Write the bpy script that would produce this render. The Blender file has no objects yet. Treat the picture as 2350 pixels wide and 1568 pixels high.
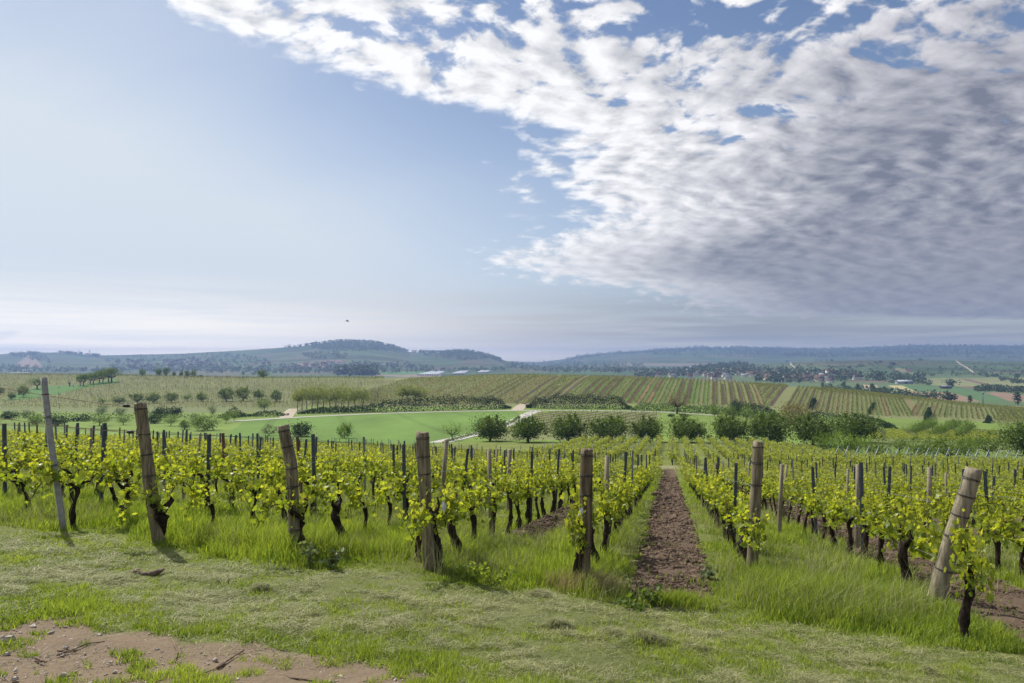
import bpy, math, random
import numpy as np
R = math.radians
SC = bpy.context.scene
COL = SC.collection
random.seed(7)
RNG = np.random.default_rng(11)

# ------------------------------------------------------------------ camera, sky, sun, exposure
# the camera stands at the origin, level, looking along +Y; 24 mm lens with a little vertical shift
cam_d = bpy.data.cameras.new("camera")
cam_d.lens = 24.0
cam_d.sensor_width = 36.0
cam_d.shift_y = 0.01677
cam_d.clip_start = 0.05
cam_d.clip_end = 60000
cam = bpy.data.objects.new("camera", cam_d)
cam.location = (0, 0, 0)
cam.rotation_euler = (R(90), 0, 0)
COL.objects.link(cam)
SC.camera = cam

SUN_EL, SUN_AZ = 47.0, -43.0        # azimuth measured from +Y towards +X
sd = bpy.data.lights.new("sun", 'SUN')
sd.energy = 4.9
sd.angle = R(0.6)
sd.color = (1.0, 0.955, 0.88)
sun = bpy.data.objects.new("sun", sd)
sun.rotation_euler = (R(90 - SUN_EL), 0, R(180 - SUN_AZ))
# light shines along local -Z: rotate so that it comes from the azimuth SUN_AZ
from mathutils import Vector
dvec = Vector((math.sin(R(SUN_AZ)) * math.cos(R(SUN_EL)), math.cos(R(SUN_AZ)) * math.cos(R(SUN_EL)), math.sin(R(SUN_EL))))
sun.rotation_euler = dvec.to_track_quat('Z', 'Y').to_euler()
sun.location = (-20, 20, 40)
COL.objects.link(sun)

SC.view_settings.view_transform = 'Standard'
SC.view_settings.look = 'None'
SC.view_settings.exposure = 0.22
SC.view_settings.gamma = 1.0
SC.cycles.use_denoising = True
SC.cycles.denoising_prefilter = 'ACCURATE'
try:
    SC.cycles.denoiser = 'OPENIMAGEDENOISE'
except Exception:
    pass
SC.cycles.max_bounces = 6
SC.cycles.diffuse_bounces = 3
SC.cycles.glossy_bounces = 2
SC.cycles.transmission_bounces = 4
SC.cycles.transparent_max_bounces = 4
SC.cycles.volume_bounces = 0
SC.cycles.use_adaptive_sampling = True
SC.cycles.adaptive_threshold = 0.01
SC.cycles.sample_clamp_indirect = 4.0


class NT:
    """small helper around a node tree"""
    def __init__(self, tree):
        self.t = tree
        self.t.nodes.clear()
    def n(self, typ, **kw):
        nd = self.t.nodes.new(typ)
        for k, v in kw.items():
            setattr(nd, k, v)
        return nd
    def l(self, a, b):
        self.t.links.new(a, b)
    def _in(self, sock, v):
        if hasattr(v, 'is_output') or hasattr(v, 'links'):
            self.l(v, sock)
        else:
            sock.default_value = v
    def math(self, op, a, b=None, c=None, clamp=False):
        m = self.n('ShaderNodeMath', operation=op)
        m.use_clamp = clamp
        self._in(m.inputs[0], a)
        if b is not None:
            self._in(m.inputs[1], b)
        if c is not None:
            self._in(m.inputs[2], c)
        return m.outputs[0]
    def mix(self, f, a, b, blend='MIX', clamp=False):
        m = self.n('ShaderNodeMix', data_type='RGBA', blend_type=blend)
        m.clamp_factor = True
        self._in(m.inputs[0], f)
        self._in(m.inputs[6], a)
        self._in(m.inputs[7], b)
        return m.outputs[2]
    def sstep(self, x, a, b, lo=0.0, hi=1.0):
        m = self.n('ShaderNodeMapRange', interpolation_type='SMOOTHSTEP')
        self._in(m.inputs[0], x)
        for i, v in zip((1, 2, 3, 4), (a, b, lo, hi)):
            self._in(m.inputs[i], v)
        return m.outputs[0]
    def noise(self, vec, scale, detail=4, rough=0.55, dist=0.0, lac=2.0):
        m = self.n('ShaderNodeTexNoise')
        if vec is not None:
            self.l(vec, m.inputs['Vector'])
        m.inputs['Scale'].default_value = scale
        m.inputs['Detail'].default_value = detail
        m.inputs['Roughness'].default_value = rough
        m.inputs['Distortion'].default_value = dist
        m.inputs['Lacunarity'].default_value = lac
        return m.outputs['Fac']
    def xyz(self, x, y, z):
        m = self.n('ShaderNodeCombineXYZ')
        self._in(m.inputs[0], x); self._in(m.inputs[1], y); self._in(m.inputs[2], z)
        return m.outputs[0]
    def curve(self, x, pts):
        m = self.n('ShaderNodeFloatCurve')
        cv = m.mapping.curves[0]
        while len(cv.points) > 2:
            cv.points.remove(cv.points[0])
        cv.points[0].location = pts[0]
        cv.points[1].location = pts[-1]
        for p in pts[1:-1]:
            cv.points.new(*p)
        for p in cv.points:
            p.handle_type = 'AUTO_CLAMPED'
        m.mapping.update()
        m.inputs[0].default_value = 1.0
        self._in(m.inputs[1], x)
        return m.outputs[0]


def build_world():
    w = bpy.data.worlds.new("World")
    SC.world = w
    w.use_nodes = True
    g = NT(w.node_tree)
    tc = g.n('ShaderNodeTexCoord')
    sep = g.n('ShaderNodeSeparateXYZ')
    g.l(tc.outputs['Generated'], sep.inputs[0])
    x, y, z = sep.outputs
    sky = g.n('ShaderNodeTexSky')
    sky.sky_type = 'NISHITA'
    sky.sun_disc = False
    sky.sun_elevation = R(SUN_EL)
    sky.sun_rotation = R(SUN_AZ)
    sky.altitude = 250
    sky.air_density = 1.0
    sky.dust_density = 0.6
    sky.ozone_density = 2.0
    A = g.math('ARCTAN2', x, y)
    H = g.math('SQRT', g.math('ADD', g.math('MULTIPLY', x, x), g.math('MULTIPLY', y, y)))
    E = g.math('DIVIDE', z, g.math('MAXIMUM', H, 0.001))
    zc = g.math('MAXIMUM', z, 0.004)
    zp = g.math('ADD', zc, 0.29)
    P = g.xyz(g.math('DIVIDE', x, zp), g.math('DIVIDE', y, zp), 0.0)      # the cloud layer's own plane
    # thin high veil: strongest low down, towards the sun's side
    base = g.mix(1.0, sky.outputs[0], (0.090, 0.090, 0.094, 1), 'MULTIPLY')
    va0 = g.sstep(A, 0.1, -0.7)
    vn = g.noise(g.xyz(g.math('MULTIPLY', A, 1.0), g.math('MULTIPLY', E, 2.6), 3.0), 2.2, 4, 0.5, 0.6)
    ve = g.math('ADD', g.math('POWER', g.sstep(E, 0.62, -0.02), 1.6), g.math('MULTIPLY', va0, 0.30))
    va = g.sstep(A, 0.55, -0.75)
    veil = g.math('MULTIPLY', g.math('MULTIPLY', ve, g.math('ADD', 0.16, g.math('MULTIPLY', va, 1.45))),
                  g.math('ADD', 0.62, g.math('MULTIPLY', vn, 0.75)))
    base = g.mix(veil, base, (0.68, 0.745, 0.81, 1))
    # streaky band near the horizon, white on the sunny side and lilac grey away from it
    hz = g.sstep(E, 0.135, 0.03)
    sn = g.noise(g.xyz(g.math('MULTIPLY', A, 1.3), g.math('MULTIPLY', E, 26.0), 0.0), 3.0, 5, 0.6, 0.4)
    hz = g.math('MULTIPLY', hz, g.sstep(sn, 0.30, 0.62, 0.55, 1.0))
    hzcol = g.mix(g.sstep(A, -0.50, 0.34), (1.04, 1.0, 0.92, 1), (0.275, 0.285, 0.31, 1))
    base = g.mix(hz, base, hzcol)
    base = g.mix(1.0, base, g.mix(g.sstep(E, 0.09, 0.0), (1, 1, 1, 1), (1.6, 1.5, 1.36, 1)), 'MULTIPLY')
    base = g.mix(1.0, base, g.mix(g.sstep(E, 0.030, 0.004), (1, 1, 1, 1), (2.2, 2.0, 1.7, 1)), 'MULTIPLY')
    # deck of altocumulus
    warp = g.n('ShaderNodeTexNoise')
    warp.inputs['Scale'].default_value = 2.5
    warp.inputs['Detail'].default_value = 3
    g.l(P, warp.inputs['Vector'])
    wv = g.n('ShaderNodeVectorMath', operation='SUBTRACT'); g.l(warp.outputs['Color'], wv.inputs[0]); wv.inputs[1].default_value = (.5, .5, .5)
    wm = g.n('ShaderNodeVectorMath', operation='SCALE'); g.l(wv.outputs[0], wm.inputs[0]); wm.inputs[3].default_value = 0.16
    wa = g.n('ShaderNodeVectorMath', operation='ADD'); g.l(P, wa.inputs[0]); g.l(wm.outputs[0], wa.inputs[1])
    PW = wa.outputs[0]
    mp = g.n('ShaderNodeMapping'); mp.inputs['Rotation'].default_value = (0, 0, R(-18)); mp.inputs['Scale'].default_value = (0.85, 1.1, 1)
    g.l(PW, mp.inputs[0])
    Q = mp.outputs[0]
    off = g.n('ShaderNodeVectorMath', operation='ADD'); g.l(Q, off.inputs[0]); off.inputs[1].default_value = (-0.021, 0.027, 0)
    big = g.noise(Q, 4.6, 4, 0.5)
    n1 = g.noise(Q, 15.5, 8, 0.54)
    n2 = g.noise(off.outputs[0], 15.5, 5, 0.50)
    fine = g.noise(Q, 42.0, 6, 0.6)
    pts_se = [(-0.02, .95), (.03, .9), (.053, .75), (.066, .303), (.098, .176), (.142, -.03), (.18, .05), (.2127, .0926), (.251, .03), (.321, .0416),
              (.37, -.10), (.4235, -.271), (.5255, -.533), (.7, -1.0), (1.0, -1.5)]
    cv = []
    for e, s in pts_se:
        a = math.atan(s)
        cv.append((max(0.0, e * math.cos(a)), (a + 1.6) / 3.2))
    cv = sorted(cv)
    cv = [cv[0]] + [cv[i] for i in range(1, len(cv)) if cv[i][0] > cv[i - 1][0] + 0.003]
    edge = g.math('SUBTRACT', g.math('MULTIPLY', g.curve(E, cv), 3.2), 1.6)
    dist = g.math('SUBTRACT', A, edge)                                   # > 0 inside the deck
    dn = g.math('ADD', dist, g.math('MULTIPLY', g.math('SUBTRACT', n1, 0.5), 0.42))
    inside = g.sstep(dn, -0.02, 0.10)
    # holes: more of them high up, none in the solid lower part
    hole_t = g.math('ADD', g.sstep(E, 0.14, 0.50, -0.20, 0.070), g.sstep(A, -0.15, 0.35, -0.045, 0.018))
    dens = g.math('SUBTRACT', g.math('ADD', g.math('MULTIPLY', n1, 0.72), g.math('MULTIPLY', big, 0.36)), g.math('ADD', hole_t, 0.43))
    cells = g.sstep(dens, -0.01, 0.095)
    cover = g.math('MULTIPLY', inside, cells)
    # light on the cells, from the sun's side
    rel = g.math('SUBTRACT', n1, n2)
    lit = g.math('ADD', g.math('MULTIPLY', rel, 3.0), g.math('MULTIPLY', g.math('SUBTRACT', fine, 0.5), 0.40))
    lit = g.math('MULTIPLY', lit, g.sstep(E, 0.07, 0.27, 0.28, 1.15))
    thick = g.sstep(dens, 0.02, 0.30)
    # far from the sun and low down the deck turns grey-violet
    dk = g.math('MULTIPLY', g.sstep(dist, 0.02, 0.62), g.sstep(E, 0.50, 0.12, 0.22, 1.08))
    dk = g.math('ADD', dk, g.math('MULTIPLY', g.sstep(E, 0.20, 0.05), g.sstep(A, -0.05, 0.35, 0.0, 0.45)))
    dk = g.math('ADD', dk, g.math('MULTIPLY', thick, 0.13))
    dk = g.math('ADD', dk, g.sstep(A, 0.1, 0.7, 0.0, 0.22))
    dk = g.math('MINIMUM', dk, 0.86)
    dk = g.math('SUBTRACT', dk, g.math('MULTIPLY', lit, g.math('SUBTRACT', 0.56, g.math('MULTIPLY', dk, 0.34))), clamp=True)
    ccol = g.mix(dk, (0.98, 0.98, 0.99, 1), (0.185, 0.208, 0.268, 1))
    warm = g.mix(g.math('MULTIPLY', g.sstep(A, 0.0, 0.65), 0.5), ccol, g.mix(1.0, ccol, (1.03, 0.975, 1.0, 1), 'MULTIPLY'))
    out = g.mix(cover, base, warm)
    # a few small thin clouds on the clear side
    w1 = g.noise(g.xyz(g.math('MULTIPLY', A, 3.0), g.math('MULTIPLY', E, 13.0), 7.0), 1.9, 6, 0.6, 0.3)
    wisp = g.math('MULTIPLY', g.sstep(w1, 0.63, 0.74), g.sstep(dist, -0.02, -0.1))
    wisp = g.math('MULTIPLY', wisp, 0.5)
    out = g.mix(wisp, out, (0.80, 0.82, 0.86, 1))
    bg = g.n('ShaderNodeBackground')
    g.l(out, bg.inputs[0])
    bg.inputs[1].default_value = 0.90
    wo = g.n('ShaderNodeOutputWorld')
    g.l(bg.outputs[0], wo.inputs[0])
build_world()

# ------------------------------------------------------------------ terrain function
# reading scale: positions read off the photo are in a 2350 x 1568 grid, focal length 1567, eye level at row 823.4
F, CX, HY = 1567.0, 1175.0, 823.4
LOGY0, LOGY1, NL = math.log(12.0), math.log(16000.0), 1500


def smooth1(a, sig, axis):
    if sig <= 0:
        return a
    r = int(3 * sig) + 1
    k = np.exp(-0.5 * (np.arange(-r, r + 1) / sig) ** 2); k /= k.sum()
    pad = [(0, 0)] * a.ndim; pad[axis] = (r, r)
    b = np.pad(a, pad, mode='edge')
    return np.apply_along_axis(lambda v: np.convolve(v, k, 'valid'), axis, b)

PLANE = lambda s: 0.133 + 0.054 * s
PROF = {   # column (s = X/Y): list of (distance, depth below eye / distance)
 -1.005: [(30, .1330), (44, .116), (60, .117), (100, .115), (150, .098), (220, .072), (270, .062), (330, .046), (410, .032), (500, .017), (600, .034)],
 -.75: [(30, .1468), (44, .1295), (60, .1300), (100, .128), (150, .109), (220, .083), (270, .068), (330, .052), (410, .036), (500, .0195), (600, .036)],
 -.516: [(30, .1595), (44, .1421), (62, .1320), (85, .131), (120, .125), (160, .108), (220, .084), (270, .070), (330, .053), (400, .038), (480, .0215), (580, .040)],
 -.281: [(30, .1700), (60, .1430), (88, .131), (105, .130), (130, .121), (180, .098), (245, .0765), (280, .068), (330, .051), (430, .0235), (540, .045)],
 0.0: [(30, .1855), (60, .156), (90, .134), (118, .120), (150, .108), (200, .0885), (245, .0765), (273, .070), (287, .066), (378, .0165), (480, .045)],
 .2457: [(30, .1990), (60, .158), (90, .134), (118, .118), (160, .102), (200, .088), (245, .078), (275, .068), (368, .0245), (470, .055)],
 .482: [(30, .2080), (60, .166), (80, .149), (118, .1215), (160, .110), (200, .101), (240, .094), (265, .085), (350, .0400), (450, .072)],
 .75: [(30, .2150), (60, .172), (80, .158), (100, .143), (130, .127), (170, .110), (210, .105), (240, .101), (290, .088), (340, .078), (385, .0730), (480, .0765)],
 1.005: [(30, .2250), (60, .182), (80, .168), (100, .152), (130, .135), (170, .117), (210, .110), (240, .106), (290, .092), (340, .082), (385, .0770), (480, .0780)],
}
# crest lines of the distant hills as rows of the photo grid
CR_L = [(-1200, 815), (-300, 813), (0, 812), (60, 809), (130, 808), (200, 813), (240, 815), (340, 813), (450, 808), (560, 803), (640, 798), (700, 793), (730, 787), (780, 781), (850, 783), (900, 793),
        (940, 807), (1000, 808), (1050, 804), (1080, 805), (1120, 813), (1160, 827), (1200, 834), (1300, 850)]
CR_R = [(1150, 842), (1230, 832), (1290, 825), (1340, 815), (1400, 809), (1450, 806), (1520, 800), (1620, 794), (1650, 797), (1700, 795), (1760, 797), (1900, 799), (2000, 796), (2100, 791), (2200, 791), (2350, 793), (3000, 795)]
CR_M = [(1400, 868), (1500, 858), (1600, 846), (1690, 839), (1750, 836), (1900, 829), (2000, 827), (2100, 826), (2200, 828), (2350, 831), (2700, 834)]


def far_z(s, Y):
    px = CX + F * s
    z = np.full(np.broadcast(s, Y).shape, -38.0)
    def hill(cr, yf, yc, yb, p=1.0):
        top = -(np.interp(px, [c[0] for c in cr], [c[1] for c in cr]) - HY) / F * yc
        hgt = np.maximum(top + 38.0, 0)
        t = np.clip((Y - yf) / (yc - yf), 0, 1)
        up = np.where(t < 1, t ** p, 1)
        up = up * up * (3 - 2 * up) if p == 1.0 else up
        dn = np.clip((Y - yc) / (yb - yc), 0, 1); dn = 1 - dn * dn * (3 - 2 * dn)
        return hgt * up * dn
    zl = hill(CR_L, 2050, 3500, 5500, 1.15)
    # small nearer knoll of vines in front of the left hill
    zr = hill(CR_R, 2900, 5600, 8200, 1.2)
    zm = hill(CR_M, 1150, 2150, 2700, 1.15)
    return z + np.maximum(np.maximum(zl, zr), zm)

SG = np.concatenate([np.linspace(-1.7, 1.7, 341)])
LG = np.linspace(LOGY0, LOGY1, NL)
def _build_table():
    Yv = np.exp(LG)
    ss = sorted(PROF)
    cols = []
    for s in ss:
        pts = [(12.0, PLANE(s) + 1.63 / 12), (16.0, PLANE(s) + 1.63 / 16), (20, PLANE(s) + 1.63 / 20)] + PROF[s]
        ys = np.array([p[0] for p in pts]); zs = -np.array([p[1] for p in pts]) * ys
        # extend behind the crest down to the plain
        ys = np.append(ys, [750, 900]); zs = np.append(zs, [-36.0 if s < .6 else -38.0, -38.0])
        cols.append(np.interp(LG, np.log(ys), zs))
    cols = np.array(cols)
    near = np.empty((len(SG), NL))
    # smooth interpolation across the columns
    for j in range(NL):
        near[:, j] = np.interp(SG, ss, cols[:, j])
    near = smooth1(near, 6, 0)
    near = smooth1(near, 9, 1)
    S2, Y2 = np.meshgrid(SG, Yv, indexing='ij')
    pl = -(1.63 + (0.054 * S2 + 0.133) * Y2)
    w = np.clip((Y2 - 15) / 15, 0, 1); w = w * w * (3 - 2 * w)
    w2 = np.clip((np.abs(S2) - 1.0) / .4, 0, 1)
    near = pl * (1 - w) + near * w
    far = far_z(S2, Y2)
    wf = np.clip((Y2 - 620) / 250, 0, 1); wf = wf * wf * (3 - 2 * wf)
    return near * (1 - wf) + far * wf
ZT = _build_table()
# gentle undulation of the far hills
def vnoise(x, y, seed=0):
    xi = np.floor(x).astype(np.int64); yi = np.floor(y).astype(np.int64)
    fx = x - xi; fy = y - yi
    fx = fx * fx * (3 - 2 * fx); fy = fy * fy * (3 - 2 * fy)
    def h(a, b):
        n = (a * 374761393 + b * 668265263 + seed * 1442695041) & 0x7fffffff
        n = ((n ^ (n >> 13)) * 1274126177) & 0x7fffffff
        return ((n ^ (n >> 16)) & 0xffff) / 65535.0
    return (h(xi, yi) * (1 - fx) * (1 - fy) + h(xi + 1, yi) * fx * (1 - fy) + h(xi, yi + 1) * (1 - fx) * fy + h(xi + 1, yi + 1) * fx * fy) * 2 - 1
def fbm(x, y, o=4, seed=0):
    a, s, t = 1.0, 0.0, 0.0
    for i in range(o):
        s = s + a * vnoise(x * 2 ** i, y * 2 ** i, seed + i); t += a; a *= 0.5
    return s / t


def zg(X, Y):
    """ground height at X, Y (arrays)"""
    X = np.asarray(X, float); Y = np.asarray(Y, float)
    Yc = np.maximum(Y, 12.0)
    s = np.clip(X / Yc, SG[0], SG[-1])
    fi = (s - SG[0]) / (SG[1] - SG[0]); i = np.clip(np.floor(fi).astype(int), 0, len(SG) - 2); fi = fi - i
    fj = (np.log(np.minimum(Yc, 15900)) - LOGY0) / (LG[1] - LG[0]); j = np.clip(np.floor(fj).astype(int), 0, NL - 2); fj = fj - j
    zt = (ZT[i, j] * (1 - fi) + ZT[i + 1, j] * fi) * (1 - fj) + (ZT[i, j + 1] * (1 - fi) + ZT[i + 1, j + 1] * fi) * fj
    zp = -(1.63 + 0.054 * X + 0.133 * Y)
    w = np.clip((Y - 12) / 6, 0, 1)
    z = zp * (1 - w) + zt * w
    wf = np.clip((Y - 2200) / 900, 0, 1)
    return z + wf * (6.0 * fbm(X / 420.0, Y / 420.0, 3, 5) - 3)


def z1(x, y):
    return float(zg(np.array([x]), np.array([y]))[0])

_YS = np.exp(np.linspace(math.log(2.2), math.log(15000), 5000))
def gp(px, py, ymin=2.2, ymax=15000):
    """ground point seen at a place of the photo, first hit beyond ymin"""
    s = (px - CX) / F; r = (py - HY) / F
    Ys = _YS[(_YS >= ymin) & (_YS <= ymax)]
    rg = -zg(s * Ys, Ys) / Ys
    hit = np.nonzero(rg <= r)[0]
    if len(hit) == 0:
        k = int(np.argmin(rg))
        y = Ys[k]
    else:
        k = hit[0]
        y = Ys[k] if k == 0 else Ys[k - 1] + (Ys[k] - Ys[k - 1]) * (rg[k - 1] - r) / max(rg[k - 1] - rg[k], 1e-9)
    x = s * y
    return float(x), float(y), z1(x, y)

# ------------------------------------------------------------------ object helpers
def tag(o, label=None, cat=None, group=None, kind=None):
    if label: o['label'] = label
    if cat: o['category'] = cat
    if group: o['group'] = group
    if kind: o['kind'] = kind
    return o

def empty(name, loc, rz=0.0, label=None, cat=None, group=None):
    o = bpy.data.objects.new(name, None)
    o.empty_display_size = 0.2
    o.location = loc
    o.rotation_euler = (0, 0, rz)
    COL.objects.link(o)
    return tag(o, label, cat, group)

def mesh_np(name, verts, faces, mats, fattr=None, mi=None, smooth=False):
    """verts (n,3); faces: list of int arrays (m,k) with k = 3 or 4 (or ngons)"""
    verts = np.asarray(verts, np.float32).reshape(-1, 3)
    if isinstance(faces, np.ndarray):
        faces = [faces]
    faces = [np.asarray(f, np.int32) for f in faces if len(f)]
    me = bpy.data.meshes.new(name)
    me.vertices.add(len(verts))
    me.vertices.foreach_set('co', verts.ravel())
    tot = np.concatenate([np.full(len(f), f.shape[1], np.int32) for f in faces])
    loops = np.concatenate([f.ravel() for f in faces])
    me.loops.add(len(loops))
    me.loops.foreach_set('vertex_index', loops)
    me.polygons.add(len(tot))
    st = np.concatenate([[0], np.cumsum(tot)[:-1]]).astype(np.int32)
    me.polygons.foreach_set('loop_start', st)
    me.polygons.foreach_set('loop_total', tot)
    if mi is not None:
        me.polygons.foreach_set('material_index', np.asarray(mi, np.int32))
    if smooth:
        me.polygons.foreach_set('use_smooth', np.ones(len(tot), bool))
    for m in (mats if isinstance(mats, (list, tuple)) else [mats]):
        me.materials.append(m)
    if fattr is not None:
        a = me.attributes.new('v', 'FLOAT', 'FACE')
        a.data.foreach_set('value', np.asarray(fattr, np.float32))
    me.update(calc_edges=True)
    return me

def obj(name, me, parent=None, loc=None):
    o = bpy.data.objects.new(name, me)
    COL.objects.link(o)
    if parent is not None:
        o.parent = parent
    if loc is not None:
        o.location = loc
    return o

def copy_tree(o, parent=None):
    c = o.copy()
    COL.objects.link(c)
    c.parent = parent
    for ch in KIDS.get(o.name, []):
        copy_tree(ch, c)
    return c
KIDS = {}
def reg(parent, *ch):
    KIDS.setdefault(parent.name, []).extend(ch)

class MB:
    """gathers quads / tris of several pieces into one mesh"""
    def __init__(self):
        self.v = []; self.q = []; self.t = []; self.n = 0; self.aq = []; self.at = []; self.mq = []; self.mt = []
    def add(self, v, q=None, t=None, a=0.5, m=0):
        v = np.asarray(v, float).reshape(-1, 3)
        if q is not None and len(q):
            q = np.asarray(q) + self.n; self.q.append(q)
            self.aq.append(np.broadcast_to(a, len(q)) if np.ndim(a) == 0 else np.asarray(a)); self.mq.append(np.full(len(q), m))
        if t is not None and len(t):
            t = np.asarray(t) + self.n; self.t.append(t)
            self.at.append(np.broadcast_to(a, len(t)) if np.ndim(a) == 0 else np.asarray(a)); self.mt.append(np.full(len(t), m))
        self.v.append(v); self.n += len(v)
    def tube(self, pts, rad, sides=6, a=0.5, m=0, cap=True, noise=0.0, rng=None):
        pts = np.asarray(pts, float); rad = np.broadcast_to(np.asarray(rad, float), (len(pts),))
        d = np.gradient(pts, axis=0); d /= np.linalg.norm(d, axis=1)[:, None] + 1e-9
        ref = np.array([0, 0, 1.0]) if abs(d[0][2]) < 0.9 else np.array([1.0, 0, 0])
        u = np.cross(d, ref); u /= np.linalg.norm(u, axis=1)[:, None] + 1e-9
        w = np.cross(d, u)
        ang = np.arange(sides) * 2 * math.pi / sides
        rr = rad[:, None] * np.ones(sides)[None]
        if noise > 0:
            rr = rr * (1 + noise * (rng or RNG).standard_normal(rr.shape))
        v = pts[:, None, :] + rr[..., None] * (np.cos(ang)[None, :, None] * u[:, None, :] + np.sin(ang)[None, :, None] * w[:, None, :])
        n = len(pts)
        i = np.arange(n - 1)[:, None] * sides; j = np.arange(sides)[None]; j2 = (j + 1) % sides
        q = np.stack([i + j, i + j2, i + sides + j2, i + sides + j], -1).reshape(-1, 4)
        vv = v.reshape(-1, 3)
        t = None
        if cap:
            vv = np.vstack([vv, pts[0], pts[-1]])
            jj = np.arange(sides); jn = (jj + 1) % sides
            t = np.vstack([np.stack([np.full(sides, n * sides), jn, jj], -1),
                           np.stack([np.full(sides, n * sides + 1), (n - 1) * sides + jj, (n - 1) * sides + jn], -1)])
        self.add(vv, q, t, a, m)
    def box(self, c, s, rz=0.0, a=0.5, m=0, tilt=None):
        c = np.asarray(c, float); s = np.asarray(s, float) / 2
        v = np.array([[x, y, z] for z in (-1, 1) for y in (-1, 1) for x in (-1, 1)], float) * s
        if rz:
            cr, sr = math.cos(rz), math.sin(rz)
            v = np.stack([v[:, 0] * cr - v[:, 1] * sr, v[:, 0] * sr + v[:, 1] * cr, v[:, 2]], -1)
        q = [[0, 2, 3, 1], [4, 5, 7, 6], [0, 1, 5, 4], [2, 6, 7, 3], [0, 4, 6, 2], [1, 3, 7, 5]]
        self.add(v + c, q, None, a, m)
    def mesh(self, name, mats, smooth=False):
        fs, aa, mm = [], [], []
        if self.q: fs.append(np.vstack(self.q)); aa += self.aq; mm += self.mq
        if self.t: fs.append(np.vstack(self.t)); aa += self.at; mm += self.mt
        return mesh_np(name, np.vstack(self.v), fs, mats, np.concatenate(aa), np.concatenate(mm), smooth)

# ------------------------------------------------------------------ materials
def material(name):
    m = bpy.data.materials.new(name)
    m.use_nodes = True
    return m, NT(m.node_tree)

def out_surface(g, sh):
    o = g.n('ShaderNodeOutputMaterial')
    g.l(sh, o.inputs[0])

def coords(g, what='Object'):
    return g.n('ShaderNodeTexCoord').outputs[what]

def bump(g, h, strength=0.5, dist=0.02):
    b = g.n('ShaderNodeBump')
    b.inputs['Strength'].default_value = strength
    b.inputs['Distance'].default_value = dist
    g.l(h, b.inputs['Height'])
    return b.outputs[0]

def solid_mat(name, c1, c2, scale=8.0, rough=0.8, metal=0.0, bmp=0.0, stretch=(1, 1, 1), spec=0.3, detail=5, dist=0.01):
    m, g = material(name)
    mp = g.n('ShaderNodeMapping'); mp.inputs['Scale'].default_value = stretch
    g.l(coords(g), mp.inputs[0])
    f = g.noise(mp.outputs[0], scale, detail, 0.6)
    col = g.mix(g.sstep(f, 0.3, 0.7), (*c1, 1), (*c2, 1))
    p = g.n('ShaderNodeBsdfPrincipled')
    g.l(col, p.inputs['Base Color'])
    p.inputs['Roughness'].default_value = rough
    p.inputs['Metallic'].default_value = metal
    p.inputs['Specular IOR Level'].default_value = spec
    if bmp:
        g.l(bump(g, f, bmp, dist), p.inputs['Normal'])
    out_surface(g, p.outputs[0])
    return m

def leaf_mat(name, lo, hi, tr, trans=0.45, rough=0.5, spec=0.25, objvar=0.12, gloss=0.0):
    """foliage: face attribute 'v' picks between two colours; light also passes through"""
    m, g = material(name)
    at = g.n('ShaderNodeAttribute', attribute_name='v').outputs['Fac']
    oi = g.n('ShaderNodeObjectInfo').outputs['Random']
    col = g.mix(at, (*lo, 1), (*hi, 1))
    k = g.math('ADD', 1.0 - objvar, g.math('MULTIPLY', oi, 2 * objvar))
    hs = g.n('ShaderNodeHueSaturation'); g.l(k, hs.inputs['Value']); g.l(col, hs.inputs['Color'])
    col = hs.outputs[0]
    p = g.n('ShaderNodeBsdfPrincipled')
    g.l(col, p.inputs['Base Color'])
    p.inputs['Roughness'].default_value = rough
    p.inputs['Specular IOR Level'].default_value = spec
    t = g.n('ShaderNodeBsdfTranslucent')
    tc = g.mix(1.0, col, (*tr, 1), 'MULTIPLY')
    g.l(tc, t.inputs[0])
    ms = g.n('ShaderNodeMixShader'); ms.inputs[0].default_value = trans
    g.l(p.outputs[0], ms.inputs[1]); g.l(t.outputs[0], ms.inputs[2])
    out_surface(g, ms.outputs[0])
    return m
# ------------------------------------------------------------------ ground sheet
ROWT = 0.2298                                   # vine rows run at this dX/dY
ROWS = {  # offset of the row -> distance of its end post
    -9.4: 10.6, -7.3: 9.78, -5.2: 9.49, -3.11: 8.88, -1.05: 8.27, 1.20: 9.91, 3.26: 8.37}
TILLED = [(0.04, 0.50, 7.5, 57.5), (4.35, 0.80, 6.0, 56), (-2.72, 0.38, 12.5, 24), (8.6, 0.6, 9, 56), (12.8, 0.6, 10, 56), (17.0, .6, 14, 56), (-6.25, .45, 22, 60), (-10.4, .45, 26, 60)]

def in_poly(px, py, poly):
    ins = np.zeros(px.shape, bool)
    n = len(poly)
    for i in range(n):
        x1, y1 = poly[i]; x2, y2 = poly[(i + 1) % n]
        c = ((y1 > py) != (y2 > py)) & (px < (x2 - x1) * (py - y1) / ((y2 - y1) + 1e-12) + x1)
        ins ^= c
    return ins

def Z5(pts):    # reading helper for the enlarged right-hand crop
    return [(1872.6 + a / 4.88, 761.9 + b / 4.88) for a, b in pts]
def Z1(pts):
    return [(a / 4.88, 761.9 + b / 4.88) for a, b in pts]

MOWN_LINE = [(-400, 1215), (0, 1222), (230, 1232), (420, 1280), (560, 1296), (700, 1312), (860, 1318), (940, 1322), (1130, 1352), (1250, 1372), (1330, 1385), (1420, 1398),
             (1640, 1395), (1720, 1412), (1800, 1440), (1950, 1462), (2100, 1482), (2300, 1512), (2700, 1570)]
DIRT_LINE = [(-900, 1425), (-300, 1432), (0, 1421), (100, 1400), (208, 1412), (228, 1448), (390, 1440), (410, 1478), (571, 1475), (672, 1502), (789, 1510), (891, 1521), (1032, 1546), (1116, 1570), (1300, 1610), (1700, 1660)]
def line_at(line, px):
    return np.interp(px, [p[0] for p in line], [p[1] for p in line])

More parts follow.
